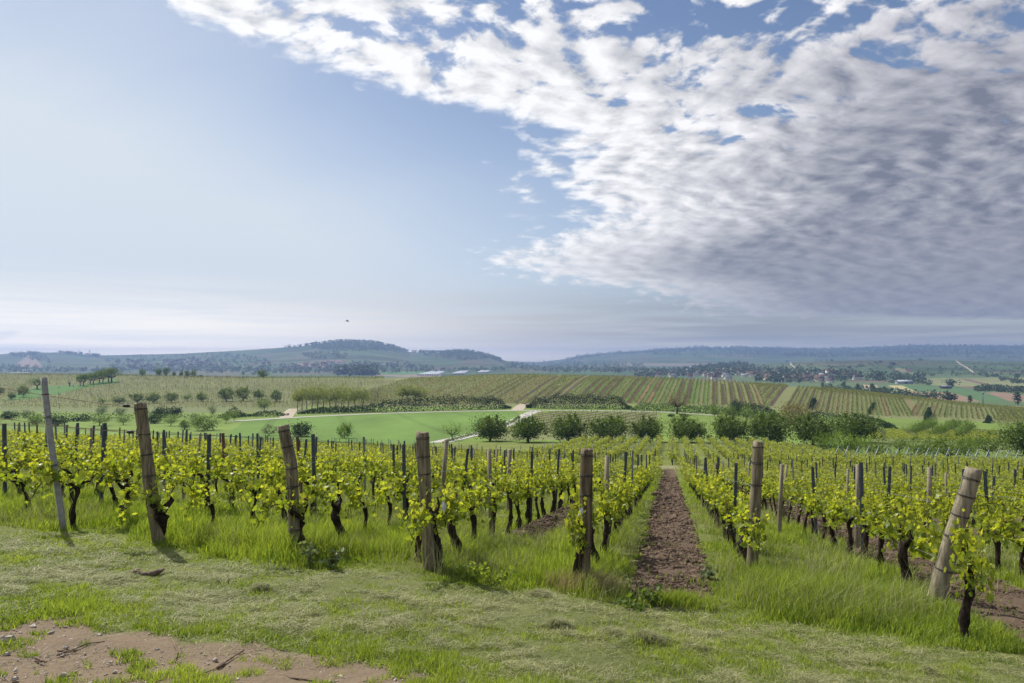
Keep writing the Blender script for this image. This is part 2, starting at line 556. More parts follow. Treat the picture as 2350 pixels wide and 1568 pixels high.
FARFIELDS = [   # polygon, colour, nearest, farthest distance
    (Z5([(-900, 470), (2600, 470), (2600, 830), (-900, 830)]), (.100, .145, .062), 500, 1500),
    (Z5([(-800, 380), (0, 380), (1080, 500), (800, 570), (-800, 570)]), (.10, .14, .06), 600, 2200),
    (Z5([(510, 590), (690, 600), (705, 680), (560, 640)]), (.36, .29, .17), 500, 2000),
    (Z5([(805, 600), (965, 600), (1110, 665), (960, 675)]), (.40, .36, .17), 500, 2000),
    (Z5([(962, 595), (1430, 600), (1790, 645), (2160, 775), (1860, 782), (1560, 688), (1400, 668), (1110, 664)]), (.085, .155, .060), 500, 2000),
    (Z5([(960, 682), (1110, 668), (1400, 670), (1560, 690), (1860, 785), (1050, 760)]), (.24, .17, .11), 500, 2000),
    (Z5([(1900, 680), (2080, 675), (2600, 740), (2600, 800), (2170, 776)]), (.23, .16, .11), 500, 2000),
    (Z5([(1080, 520), (2600, 505), (2600, 612), (1600, 612), (1200, 590)]), (.20, .215, .095), 600, 2500),
    (Z5([(1600, 522), (1680, 522), (2010, 605), (1940, 608)]), (.16, .09, .075), 600, 2500),
    (Z5([(1560, 614), (2600, 612), (2600, 650), (1800, 643)]), (.17, .11, .085), 600, 2500),
    (Z5([(385, 545), (900, 548), (880, 566), (385, 560)]), (.17, .11, .085), 600, 2500),
    (Z5([(990, 412), (1050, 412), (1085, 452), (1020, 452)]), (.10, .055, .06), 900, 2600),
    (Z5([(840, 400), (990, 410), (1020, 450), (1190, 460), (1160, 480), (840, 430)]), (.19, .19, .10), 900, 2600),
    (Z1([(150, 390), (330, 240), (400, 300), (490, 400)]), (.25, .19, .14), 2000, 3600),
    (Z1([(20, 470), (150, 450), (330, 450), (330, 456), (20, 475)]), (.25, .24, .16), 700, 2300),
    ([(675, 834), (740, 836), (770, 843), (700, 842)], (.22, .15, .13), 2000, 3500),
    ([(735, 829), (785, 827), (786, 833), (740, 834)], (.20, .13, .12), 2000, 3500),
    ([(1400, 835), (1420, 833), (1700, 834), (1640, 840), (1400, 841)], (.20, .17, .12), 2200, 5000),
    ([(870, 858), (960, 853), (1010, 856), (1010, 866), (940, 866), (860, 862)], (.24, .18, .14), 700, 2600),
    ([(880, 853), (980, 852), (990, 857), (920, 861), (870, 860)], (.09, .18, .06), 700, 2300),
]
GREENFIELD = [(500, 1090), (520, 1000), (560, 966), (650, 960), (800, 953), (1000, 947), (1130, 944), (1184, 946), (1196, 953), (1180, 969), (1130, 986), (1075, 1000), (1010, 1014), (960, 1030), (900, 1090)]
MIDVINES = [(1235, 948), (1300, 944), (1500, 946), (1520, 952), (1508, 960), (1400, 1012), (1120, 1012), (1150, 990)]
MIDVINES2 = [(1462, 958), (1506, 958), (1482, 1000), (1420, 1005)]

def ground_colours(X, Y, Z):
    s = X / np.maximum(Y, .5)
    px = CX + F * s
    py = HY - F * Z / np.maximum(Y, .5)
    n = len(X)
    c = np.empty((n, 3)); rough = np.zeros(n)
    n1 = fbm(X / 1.7, Y / 1.7, 4, 1); n2 = fbm(X / 9.0, Y / 9.0, 3, 2); n3 = fbm(X / 0.35, Y / .35, 2, 3)
    c[:] = (.150, .175, .045)
    c *= (1 + .25 * n1 + .2 * n2)[:, None]
    # between the near rows: grass and tilled strips
    o = X - ROWT * Y
    near = Y < 60
    for (oc, hw, a, b) in TILLED:
        m = near & (np.abs(o - oc + .16 * n3 + .10 * n1) < hw) & (Y > a + .9 * n1) & (Y < b)
        c[m] = np.array((.120, .084, .060)) * (1 + .3 * n3[m, None]); rough[m] = 1
    # mown verge and the dirt of the track
    m = (Y < 13) & (py + 12 * n3 > line_at(MOWN_LINE, px))
    c[m] = np.array((.150, .165, .058)) * (1 + .22 * n1[m, None] + .15 * n3[m, None])
    m = (Y < 8) & (py + 26 * n1 + 9 * n3 > line_at(DIRT_LINE, px) + 6)
    c[m] = np.array((.205, .155, .105)) * (1 + .10 * n1[m, None] + .1 * n3[m, None]); rough[m] = .5
    # dry strip of track between the two blocks
    yt = 58 + .0 * X
    m = (Y > 57.5) & (Y < 62.0) & (X > -22) & (o > -14)
    c[m] = (.22, .21, .11)
    m = (Y > 40) & (Y < 300)
    lft = o < -43.5
    m = (Y > 40) & (Y < 112) & lft
    c[m] = np.array((.09, .15, .035)) * (1 + .3 * n2[m, None])
    m = (Y >= 112) & (Y < 280)
    c[m] = np.array((.150, .215, .045)) * (1 + .18 * n2[m, None] + .12 * n1[m, None])
    m = (Y > 80) & (Y < 112) & (s > .44)
    c[m] = np.array((.13, .18, .05)) * (1 + .15 * n1[m, None])
    m = (Y > 95) & (Y < 262) & in_poly(px, py, GREENFIELD)
    gn = fbm(X / 14, Y / 40, 3, 9)
    c[m] = np.array((.120, .200, .042)) * (1 + .30 * gn[m, None] + .12 * n1[m, None] - .16 * (np.abs(np.sin((X[m] + .3 * Y[m]) / 6.5)) > .985)[:, None])
    for pl in (MIDVINES, MIDVINES2):
        m = (Y > 120) & (Y < 262) & in_poly(px, py, pl)
        c[m] = np.array((.17, .19, .075)) * (1 + .1 * n1[m, None])
    # hillside with the vine rows
    hb = np.interp(s, [-.3, 0, .25, .48, .75, 1], [268, 270, 274, 262, 262, 262])
    m = (Y > hb) & (Y < 620)
    c[m] = np.array((.180, .195, .080)) * (1 + .12 * n1[m, None])
    m = m & (s < -.17)
    c[m] = np.array((.155, .165, .070)) * (1 + .12 * n1[m, None] + .20 * fbm(X[m] / 60, Y[m] / 14, 3, 4)[:, None])
    m = (s < -.30) & (Y > 235) & (Y <= hb)
    c[m] = np.array((.15, .175, .070)) * (1 + .1 * n1[m, None])
    m = in_poly(px, py, Z1([(0, 770), (430, 610), (700, 600), (960, 590), (1100, 560), (1330, 520), (1300, 570), (1000, 620), (640, 700), (300, 760)])) & (Y > 290) & (Y < 470)
    c[m] = (.085, .17, .045)
    m = in_poly(px, py, [(2010, 1003), (2130, 1000), (2250, 1003), (2360, 1010), (2400, 1030), (2330, 1040), (2100, 1024), (1990, 1024)]) & (Y > 108) & (Y < 230)
    c[m] = np.array((.16, .19, .07)) * (1 + .1 * n1[m, None])
    m = in_poly(px, py, [(2235, 1008), (2340, 1010), (2345, 1017), (2240, 1016)]) & (Y > 118) & (Y < 240)
    c[m] = (.17, .10, .07)
    # the plain and the far hills
    far = Y >= 620
    cell = np.floor(X / 95 + .6 * n2) * 7.13 + np.floor(Y / 260) * 3.77
    rnd = np.modf(np.abs(np.sin(cell * 12.9898) * 43758.5453))[0]
    pal = .8 * np.array([(.085, .15, .055), (.10, .15, .065), (.13, .155, .07), (.16, .15, .085), (.075, .135, .05), (.11, .17, .06)])
    c[far] = pal[(rnd[far] * 6).astype(int) % 6]
    terr = fbm(X / 260, Y / 26, 3, 21)
    m = (Y > 1500) & (terr > .12)
    c[m] *= .45
    wood = fbm(X / 330, Y / 330, 4, 31)
    hgt = Z + 38
    m = (Y > 3000) & (s < .05) & (wood + hgt / 85 - .95 > 0)
    c[m] = (.035, .065, .025)
    m = (Y > 4200) & (s > .05) & (wood * 1.1 + (hgt - 95) / 60 > 0)
    c[m] = (.035, .062, .028)
    for (pl, col, a, b) in FARFIELDS:
        m = (Y > a) & (Y < b) & in_poly(px, py, pl)
        c[m] = np.array(col) * (1 + .08 * n2[m, None])
    m = (Y > 1150) & (Y < 2500) & (s > .33) & (np.sin(Y / 9.5 + 2.2 * n2) > .72)
    c[m] *= .78
    return np.clip(c, .005, .9), rough

def build_ground():
    xs = np.concatenate([np.arange(-62, -20, 1.5), np.arange(-20, -8.5, .3), np.arange(-8.5, 9.5, .075), np.arange(9.5, 20, .3), np.arange(20, 63, 1.5)])
    ys = np.concatenate([np.arange(-10, 2.4, .4), np.arange(2.4, 15, .075), np.arange(15, 38.4, .25)])
    X, Y = np.meshgrid(xs, ys, indexing='ij')
    Z = zg(X, Y)
    o = X - ROWT * Y
    til = np.zeros(X.shape)
    for (oc, hw, a, b) in TILLED:
        til = np.maximum(til, ((np.abs(o - oc) < hw) & (Y > a) & (Y < b)).astype(float))
    fade = np.clip((30 - Y) / 15, 0, 1)
    Z = Z + fade * (.022 * fbm(X / .8, Y / .8, 3, 41) + .010 * fbm(X / .2, Y / .2, 2, 42) + til * .035 * fbm(X / .22, Y / .22, 3, 43))
    n1, n2 = X.shape
    v1 = np.stack([X, Y, Z], -1).reshape(-1, 3)
    i, j = np.meshgrid(np.arange(n1 - 1), np.arange(n2 - 1), indexing='ij')
    q1 = np.stack([i * n2 + j, (i + 1) * n2 + j, (i + 1) * n2 + j + 1, i * n2 + j + 1], -1).reshape(-1, 4)
    sc = np.concatenate([np.arange(-1.12, -.8, .02), np.arange(-.80, .802, .0023), np.arange(.82, 1.13, .02)])
    yc = [38.0]
    while yc[-1] < 8900:
        yc.append(yc[-1] * (1.0075 if yc[-1] < 230 or yc[-1] > 700 else 1.0045))
    yc = np.array(yc)
    S, Y = np.meshgrid(sc, yc, indexing='ij')
    X = S * Y
    Z = zg(X, Y) - .03 * (Y < 39)
    m1, m2 = X.shape
    v2 = np.stack([X, Y, Z], -1).reshape(-1, 3)
    i, j = np.meshgrid(np.arange(m1 - 1), np.arange(m2 - 1), indexing='ij')
    q2 = np.stack([i * m2 + j, (i + 1) * m2 + j, (i + 1) * m2 + j + 1, i * m2 + j + 1], -1).reshape(-1, 4) + len(v1)
    v = np.vstack([v1, v2])
    col, rough = ground_colours(v[:, 0], v[:, 1], v[:, 2])
    m, g = material('ground_earth_and_grass')
    at = g.n('ShaderNodeAttribute', attribute_name='gcol')
    co = coords(g)
    nA = g.noise(co, 3.0, 6, 0.65)
    nB = g.noise(co, 38.0, 4, 0.7)
    nC = g.noise(co, 0.02, 5, 0.6)
    k = g.math('ADD', 0.52, g.math('ADD', g.math('MULTIPLY', nA, 0.45), g.math('ADD', g.math('MULTIPLY', nB, 0.30), g.math('MULTIPLY', nC, 0.2))))
    hs = g.n('ShaderNodeHueSaturation')
    g.l(at.outputs['Color'], hs.inputs['Color']); g.l(k, hs.inputs['Value'])
    p = g.n('ShaderNodeBsdfPrincipled')
    g.l(hs.outputs[0], p.inputs['Base Color'])
    p.inputs['Roughness'].default_value = 0.95
    p.inputs['Specular IOR Level'].default_value = 0.1
    nD = g.noise(co, 14.0, 6, 0.7)
    g.l(bump(g, nD, 0.8, 0.04), p.inputs['Normal'])
    out_surface(g, p.outputs[0])
    me = mesh_np('ground', v, [np.vstack([q1, q2])], m, smooth=True)
    a = me.color_attributes.new('gcol', 'FLOAT_COLOR', 'POINT')
    rgba = np.ones((len(v), 4), np.float32); rgba[:, :3] = col
    a.data.foreach_set('color', rgba.ravel())
    tag(obj('ground', me), 'sloping vineyard ground running down to the plain and the far hills', None, None, 'structure')
build_ground()

# ------------------------------------------------------------------ roads and ploughed strips as thin sheets
def ribbon_pts(P, width, lift=.05, across=3, step=3.0):
    P = np.asarray(P, float)
    d = np.concatenate([[0], np.cumsum(np.linalg.norm(np.diff(P[:, :2], axis=0), axis=1))])
    n = max(2, int(d[-1] / step) + 1)
    t = np.linspace(0, d[-1], n)
    C = np.stack([np.interp(t, d, P[:, 0]), np.interp(t, d, P[:, 1])], -1)
    W = np.interp(t, d, P[:, 2]) if P.shape[1] > 2 and width is None else np.full(n, width)
    if n > 8:
        C = np.stack([smooth1(C[:, k], 1.5, 0) for k in (0, 1)], -1)
    T = np.gradient(C, axis=0); T /= np.linalg.norm(T, axis=1)[:, None] + 1e-9
    N = np.stack([-T[:, 1], T[:, 0]], -1)
    off = np.linspace(-.5, .5, across)
    XY = C[:, None, :] + N[:, None, :] * (off[None, :] * W[:, None])[..., None]
    Z = zg(XY[..., 0], XY[..., 1]) + lift
    v = np.concatenate([XY, Z[..., None]], -1).reshape(-1, 3)
    i, j = np.meshgrid(np.arange(n - 1), np.arange(across - 1), indexing='ij')
    q = np.stack([i * across + j, i * across + j + 1, (i + 1) * across + j + 1, (i + 1) * across + j], -1).reshape(-1, 4)
    return v, q

MAT_ROAD = solid_mat('pale_asphalt', (.36, .34, .31), (.44, .42, .38), 2.0, .9)
MAT_DUST = solid_mat('pale_dirt', (.34, .29, .22), (.42, .36, .27), 1.0, .95)
MAT_SOIL = solid_mat('turned_soil', (.078, .054, .040), (.135, .098, .072), 3.0, .98, spec=.1)
MAT_SOIL2 = solid_mat('dry_soil', (.20, .135, .085), (.26, .18, .11), 3.0, .98, spec=.1)
MAT_GREENSTRIP = solid_mat('green_cover', (.100, .165, .048), (.145, .205, .062), 2.0, .98, spec=.1)

def road(name, pts, width, mat, label, ymin=100, lift=.06):
    P = []
    for p in pts:
        x, y, z = gp(p[0], p[1], ymin)
        P.append((x, y))
    v, q = ribbon_pts(P, width, lift, 5, 2.5)
    tag(obj(name, mesh_np(name, v, [q], mat, smooth=True)), label, None, None, 'structure')

road('road', [(-40 + 560, 968), (700, 957), (850, 950), (1000, 945.5), (1100, 943.5), (1200, 942.5), (1300, 942.5), (1450, 944), (1520, 946), (1600, 951), (1660, 955)], 3.2, MAT_ROAD, 'pale asphalt road crossing the valley floor', 150)
road('lane', [(1000, 1018), (1040, 1009), (1085, 998), (1130, 986), (1165, 974), (1190, 963), (1205, 954), (1222, 946), (1240, 943.5)], 4.0, MAT_ROAD, 'pale lane curving down past the green field', 110, .07)
road('track', [(1186, 943), (1190, 938), (1196, 932), (1208, 926)], 4.5, MAT_DUST, 'dirt track climbing through the gap in the hedge', 200, .08)
road('track', [(655, 960), (662, 951), (668, 944), (676, 938)], 4.0, MAT_DUST, 'stony track beside the pale acacias', 200, .08)
road('path', Z5([(1570, 325), (1620, 365), (1680, 395), (1730, 430), (1785, 472)]), 5.0, MAT_DUST, 'pale straight path climbing the far vineyard slope', 1100, .6)
road('path', [(1807, 832), (1816, 838), (1828, 847)], 4.5, MAT_DUST, 'short pale path above the village', 1100, .6)

def row_run(x0, y0, t, y1, rng=None):
    return [(x0 + t * (y - y0), y) for y in np.linspace(y0, y1, 12)]

HILLROWS = []      # (x0, y0, tan, y1) of every vine row on the hillside
def build_hill_strips():
    r = np.random.default_rng(5)
    soil, dry, grn = MB(), MB(), MB()
    def strip(mb, x0, y0, t, y1, w):
        v, q = ribbon_pts(row_run(x0, y0, t, y1), w, .10, 2, 4.0)
        mb.add(v, q)
    # block A
    y0 = 276.0
    x = -.30 * y0
    k = 0
    sp = 1.95
    while x < .372 * y0:
        s = x / y0; px = CX + F * s
        yb = 276 if px > 1180 else 280
        gap = 1248 < px < 1268
        if not gap:
            HILLROWS.append((x, yb, .297, 366 + 30 * max(0, -s)))
        if k % 2 == 0:
            w = r.uniform(1.45, 1.8)
            y1 = 364; ya = yb + 1
            u = r.random()
            if px < 900: typ = 'dry' if u < .25 else None
            elif px < 1050: typ = 'dry' if u < .5 else None
            elif px < 1150: typ = 'soil' if u < .75 else 'dry'; 
            elif px < 1245: typ = 'soil' if u < .5 else ('dry' if u < .8 else 'grn')
            elif px < 1270: typ = 'grn'
            elif px < 1440: typ = 'soil'
            elif px < 1500: typ = 'dry' if u < .8 else 'soil'
            elif px < 1580: typ = 'soil'
            elif px < 1625: typ = 'grn'
            else: typ = 'soil' if u < .72 else 'dry'
            if px < 1150: w *= .8
            if r.random() < .16: ya += r.uniform(8, 40)
            if r.random() < .10: y1 -= r.uniform(15, 40)
            if typ: strip({'soil': soil, 'dry': dry, 'grn': grn}[typ], x + sp / 2, ya, .297, y1, w)
        else:
            if 1260 < px < 1600: strip(grn, x + sp / 2, yb + 1, .297, 364, 1.3)
        x += sp; k += 1
    # block B, whose first rows start against the last row of block A
    for x0b in np.arange(.398 * 266 - 1.95, 66, -1.95):
        ys_ = (x0b - 102.7 - .5 * 266 + .297 * 276) / (.297 - .5)
        if ys_ > 268 and ys_ < 352:
            HILLROWS.append((x0b + .5 * (ys_ - 266), ys_, .50, 362))
            if int(x0b / 1.95) % 2 == 0: strip(soil, x0b + .98 + .5 * (ys_ + 4 - 266), ys_ + 4, .50, 358, 1.3)
    y0 = 266.0; x = .398 * y0; k = 0
    while x < .60 * y0:
        s = x / y0; px = CX + F * s
        HILLROWS.append((x, y0 + max(0, px - 2000) * .05, .50, 346 + max(0, px - 2000) * .04))
        if k % 2 == 0:
            u = r.random()
            typ = ('soil' if u < .8 else 'dry') if px < 1930 else ('dry' if u < .35 else 'grn')
            strip({'soil': soil, 'dry': dry, 'grn': grn}[typ], x + sp / 2, y0 + 2, .50, 340, r.uniform(.9, 1.3) if typ == 'soil' else 1.0)
        x += sp * 1.05; k += 1
    y0 = 272.0; x = .584 * y0; k = 0
    while x < .80 * y0:
        HILLROWS.append((x, y0, .66, 322))
        if k % 3 == 0:
            strip(grn if r.random() < .6 else dry, x + sp / 2, y0 + 1, .66, 322, 1.1)
        x += sp * 1.15; k += 1
    y0 = 326.0; x = .46 * y0; k = 0
    while x < .82 * y0:
        HILLROWS.append((x, y0, .20, 366))
        if k % 4 == 0: strip(soil if r.random() < .4 else grn, x + sp / 2, y0 + 1, .20, 364, 1.1)
        x += sp * 1.2; k += 1
    tag(obj('ploughed_earth', soil.mesh('ploughed_earth', MAT_SOIL)), 'dark ploughed earth between the hillside vine rows', None, None, 'structure')
    tag(obj('dry_earth', dry.mesh('dry_earth', MAT_SOIL2)), 'dry light earth between the hillside vine rows', None, None, 'structure')
    tag(obj('cover_crop', grn.mesh('cover_crop', MAT_GREENSTRIP)), 'fresh green cover between the hillside vine rows', None, None, 'structure')
build_hill_strips()
# ------------------------------------------------------------------ vineyard: end posts, vines, steel posts, wires
MAT_WOOD = solid_mat('weathered_post_wood', (.085, .070, .046), (.300, .250, .165), 9.0, .85, bmp=.8, stretch=(3.0, 3.0, .32), spec=.2, dist=.012)
MAT_WOODDARK = solid_mat('dark_cracked_post_wood', (.035, .026, .018), (.24, .185, .115), 7.0, .9, bmp=1.0, stretch=(3.5, 3.5, .3), spec=.2, dist=.018)
MAT_WOODGREY = solid_mat('grey_post_wood', (.15, .125, .085), (.33, .28, .20), 9.0, .85, bmp=.6, stretch=(3, 3, .25), spec=.2)
MAT_CONC = solid_mat('grey_concrete', (.24, .245, .25), (.36, .36, .36), 12.0, .85, bmp=.3)
MAT_STEEL = solid_mat('painted_steel', (.032, .042, .060), (.075, .09, .115), 6.0, .55, metal=.0, spec=.4, stretch=(1, 1, .3))
MAT_GALV = solid_mat('galvanised_steel', (.16, .18, .21), (.26, .28, .31), 6.0, .5, metal=.5)
MAT_RUST = solid_mat('rusty_steel', (.10, .045, .03), (.18, .08, .05), 6.0, .8)
MAT_WIRE = solid_mat('dark_wire', (.03, .028, .028), (.07, .06, .055), 20, .6, metal=.3)
MAT_WIREGALV = solid_mat('pale_wire', (.22, .23, .24), (.34, .35, .36), 20, .45, metal=.6)
MAT_BARK = solid_mat('vine_bark', (.012, .009, .008), (.060, .042, .030), 14.0, .95, bmp=1.0, stretch=(1.6, 1.6, .5), spec=.1, dist=.02)
MAT_CANE = solid_mat('vine_cane', (.045, .028, .018), (.12, .075, .04), 20.0, .85, spec=.15)
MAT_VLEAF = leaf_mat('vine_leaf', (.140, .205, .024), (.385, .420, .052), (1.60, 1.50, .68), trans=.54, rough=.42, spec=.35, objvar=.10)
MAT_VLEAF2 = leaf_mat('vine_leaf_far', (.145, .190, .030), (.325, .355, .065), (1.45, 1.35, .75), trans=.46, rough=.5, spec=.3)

def row_xy(o, y):
    return o + ROWT * y, y
ROWDIR = np.array([ROWT, 1.0]) / math.hypot(ROWT, 1.0)
ROWANG = math.atan2(1.0, ROWT)          # rotation that lays local +X along the row

# -- end posts -----------------------------------------------------------------
def ring_mb(R0, thick=.006, sides=14, tilt=0.0, wob=.0, rng=RNG):
    mb = MB()
    a = np.linspace(0, 2 * math.pi, sides + 1)
    pts = np.stack([np.cos(a) * R0, np.sin(a) * R0, np.sin(a + 1) * tilt + wob * rng.standard_normal(len(a))], -1)
    pts[-1] = pts[0]
    mb.tube(pts, thick, 5, cap=False)
    return mb

def make_post(label, base, path, rads, mat, wraps, sides=16, noise=.03, square=False, group=None, cat='post', seed=1, drop=0):
    """path: local points from under the ground to the top; rads: radius at each"""
    rng = np.random.default_rng(seed)
    root = empty('wooden_end_post' if mat is not MAT_CONC else 'concrete_end_post', base, 0, label, cat, group)
    p = np.asarray(path, float)
    t = np.concatenate([[0], np.cumsum(np.linalg.norm(np.diff(p, axis=0), axis=1))])
    tt = np.linspace(0, t[-1], 26)
    P = np.stack([np.interp(tt, t, p[:, k]) for k in range(3)], -1)
    P[:, 0] = smooth1(P[:, 0], 1.3, 0); P[:, 1] = smooth1(P[:, 1], 1.3, 0)
    Rr = np.interp(tt, t, rads)
    n = len(P)
    ang = np.arange(sides) * 2 * math.pi / sides
    d = np.gradient(P, axis=0); d /= np.linalg.norm(d, axis=1)[:, None]
    u = np.cross(d, [0, 1.0, 0]); u /= np.linalg.norm(u, axis=1)[:, None]; w = np.cross(d, u)
    prof = 1 + noise * rng.standard_normal(sides)[None, :] + .35 * noise * rng.standard_normal((n, sides)) 
    if square:
        prof = 1.0 / np.maximum(np.abs(np.cos(ang + math.pi / 4)), np.abs(np.sin(ang + math.pi / 4)))[None, :] * .78 * np.ones((n, 1))
    # cracks: a couple of narrow grooves that run along the post
    if not square:
        for c in rng.integers(0, sides, 2):
            prof[:, c] *= .90
    rr = Rr[:, None] * prof
    V = P[:, None] + rr[..., None] * (np.cos(ang)[None, :, None] * u[:, None] + np.sin(ang)[None, :, None] * w[:, None])
    V[-1] += d[-1] * (.008 * rng.standard_normal(sides))[:, None]
    i = np.arange(n - 1)[:, None] * sides; j = np.arange(sides)[None]; j2 = (j + 1) % sides
    q = np.stack([i + j, i + j2, i + sides + j2, i + sides + j], -1).reshape(-1, 4)
    inner = P[-1] + .55 * (V[-1] - P[-1]) - d[-1] * .004
    vv = np.vstack([V.reshape(-1, 3), inner, P[-1] - d[-1] * .008])
    m0 = n * sides; jj = np.arange(sides); jn = (jj + 1) % sides
    qc = np.stack([m0 - sides + jj, m0 - sides + jn, m0 + jn, m0 + jj], -1)
    tc = np.stack([m0 + jj, m0 + jn, np.full(sides, m0 + sides)], -1)
    obj('shaft', mesh_np('shaft', vv, [np.vstack([q, qc]), tc], mat), root)
    for hgt in wraps:
        k = np.interp(hgt, P[:, 2], np.arange(n)); k0 = int(k); f = k - k0
        c = P[k0] * (1 - f) + P[min(k0 + 1, n - 1)] * f
        r0 = np.interp(k, np.arange(n), Rr) * (1.06 if not square else 1.02)
        mb = MB()
        a = np.linspace(0, 2 * math.pi, 17)
        for tw in range(2):
            tl = rng.uniform(-.012, .012)
            pts = c + (np.cos(a) * r0)[:, None] * u[k0] + (np.sin(a) * r0)[:, None] * w[k0] + d[k0] * (np.sin(a + tw) * tl + tw * .012 + .002 * rng.standard_normal(17))[:, None]
            pts[-1] = pts[0]
            mb.tube(pts, .0040, 5, cap=False)
        obj('wire_wrap', mb.mesh('wire_wrap', MAT_WIRE), root)
    if drop:
        k = int(n * .97); hw = MB()
        side = u[k] * Rr[k] * 1.12 * drop - w[k] * Rr[k] * .35
        zz = np.linspace(0, 1, 9)
        pts = P[k] + side + np.array([[0, -.02 * math.sin(3 * f), -f * (P[-1][2] - .12)] for f in zz]) + (P[2] - P[k]) * (1, 1, 0) * zz[:, None]
        hw.tube(pts, .0035, 5); hw.tube(pts[3:5] + (.008, 0, 0), .006, 5)
        obj('tie_wire', hw.mesh('tie_wire', MAT_WIREGALV), root)
    return root

def post_at(key, dy=0):
    y = ROWS[key] + dy
    x = key + ROWT * y
    return x, y, z1(x, y)

b = post_at(-9.4); make_post('thin grey square post leaning away, furthest from the ploughed strip', b, [(.03, 0, -.25), (0, 0, 0), (-.22, .03, 1.4), (-.345, .05, 2.36)], [.052, .052, .05, .048], MAT_CONC, [1.0, 1.75, 2.1], sides=12, square=True, seed=3)
b = post_at(-7.3); make_post('tall brown wooden end post leaning beside the thin grey post', b, [(.03, 0, -.25), (0, 0, 0), (-.14, 0, .9), (-.18, 0, 1.3), (-.29, .02, 2.02)], [.085, .085, .088, .078, .082], MAT_WOOD, [.42, .98, 1.28, 1.56, 1.93], seed=4)
b = post_at(-5.2); make_post('crooked wooden end post with a kink below its split top', b, [(.02, 0, -.25), (0, 0, 0), (-.03, 0, .9), (-.05, 0, 1.28), (-.135, 0, 1.62), (-.17, 0, 1.80)], [.076, .076, .078, .082, .078, .076], MAT_WOOD, [.35, .95, 1.2, 1.5, 1.72], seed=5)
b = post_at(-3.11); make_post('stout upright wooden end post with a thick old vine at its foot', b, [(.02, 0, -.25), (.0, 0, 0), (-.05, 0, .9), (-.09, 0, 1.60), (-.095, 0, 1.80)], [.078, .078, .076, .088, .082], MAT_WOOD, [.72, 1.25, 1.48, 1.72], seed=6)
b = post_at(-1.05); make_post('dark cracked wooden end post by the near end of the ploughed strip', b, [(-.02, 0, -.25), (0, 0, 0), (.04, 0, .9), (.055, 0, 1.68)], [.086, .085, .080, .072], MAT_WOODDARK, [.5, 1.12, 1.36, 1.60], noise=.05, seed=7, drop=-.35)
b = post_at(1.20); make_post('tall round wooden end post across the ploughed strip from the cracked one', b, [(-.02, 0, -.25), (0, 0, 0), (.05, 0, .9), (.10, 0, 1.93)], [.078, .078, .077, .074], MAT_WOOD, [.8, 1.30, 1.62, 1.85], noise=.02, seed=8, drop=.3)
b = post_at(3.26); make_post('pale round wooden end post leaning strongly towards the tall grass tuft', b, [(-.05, 0, -.25), (0, 0, 0), (.18, -.06, .85), (.40, -.14, 1.70)], [.102, .100, .096, .088], MAT_WOODGREY, [.45, .85, 1.12, 1.36, 1.56], noise=.02, seed=9, drop=.8)
# old second-row stake leaning between two end posts
def stake(label, px, py, top, hgt, rad, mat, lean, seed, name='wooden_stake'):
    x, y, z = gp(px, py)
    mb = MB()
    mb.tube([(0, 0, -.2), (0, 0, 0), (lean * .5 + .01, .02, hgt * .5), (lean, 0, hgt)], [rad * 1.05, rad, rad * .97, rad * .9], 9, noise=.05, rng=np.random.default_rng(seed))
    o = obj(name, mb.mesh(name, mat), None, (x, y, z))
    tag(o, label, 'stake', 'old wooden stakes in the vine rows')
stake('grey wooden stake leaning beside the stout upright end post', 1008, 1200, 0, 1.75, .05, MAT_WOODGREY, .15, 1)
stake('short grey wooden stake among the vines right of the stout end post', 1166, 1176, 0, 1.62, .055, MAT_WOODGREY, .04, 2)
stake('thin grey wooden stake just behind the tall round end post', 1788, 1236, 0, 1.62, .045, MAT_WOODGREY, .06, 3)
stake('upright pale wooden stake between two steel posts', 1967, 1255, 0, 1.70, .05, MAT_WOODGREY, .02, 4)
stake('pale wooden stake close behind a steel post near the leaning end post', 2131, 1262, 0, 1.72, .05, MAT_WOODGREY, .02, 5)
stake('dark leaning stake at the edge of the ploughed strip', 1640, 1170, 0, 1.55, .05, MAT_WOODDARK, .05, 6)

# -- vines ---------------------------------------------------------------------
def leaf_outline():
    # a five-lobed vine leaf: stalk end at the origin, tip at +Y
    a = [(0, .06), (.20, -.10), (.44, .10), (.34, .30), (.50, .58), (.24, .64), (0, 1.0), (-.24, .64), (-.50, .58), (-.34, .30), (-.44, .10), (-.20, -.10)]
    v = np.array([(x, y, .10 * abs(x) + (-.16) * (y - .3) ** 2) for x, y in a])
    c = np.array([[0, .38, -.07]])
    n = len(a)
    t = np.stack([np.full(n, n), np.arange(n), (np.arange(n) + 1) % n], -1)
    return np.vstack([v, c]), t
LEAF_V, LEAF_T = leaf_outline()
QUAD_V = np.array([(0, 0, 0), (.48, .42, .08), (0, 1, -.06), (-.48, .42, .08)]); QUAD_T = np.array([[0, 1, 2], [0, 2, 3]])

def orient(n, rng, up=0.25):
    """random rotation matrices whose normal leans upwards and to every side"""
    d = rng.standard_normal((n, 3)); d[:, 2] = np.abs(d[:, 2]) * .8 + up
    d /= np.linalg.norm(d, axis=1)[:, None]
    a = rng.standard_normal((n, 3)); a[:, 2] -= .35
    a -= (a * d).sum(1)[:, None] * d
    a /= np.linalg.norm(a, axis=1)[:, None] + 1e-9
    b = np.cross(a, d)
    return np.stack([b, a, d], -1)          # columns: local x, y, z

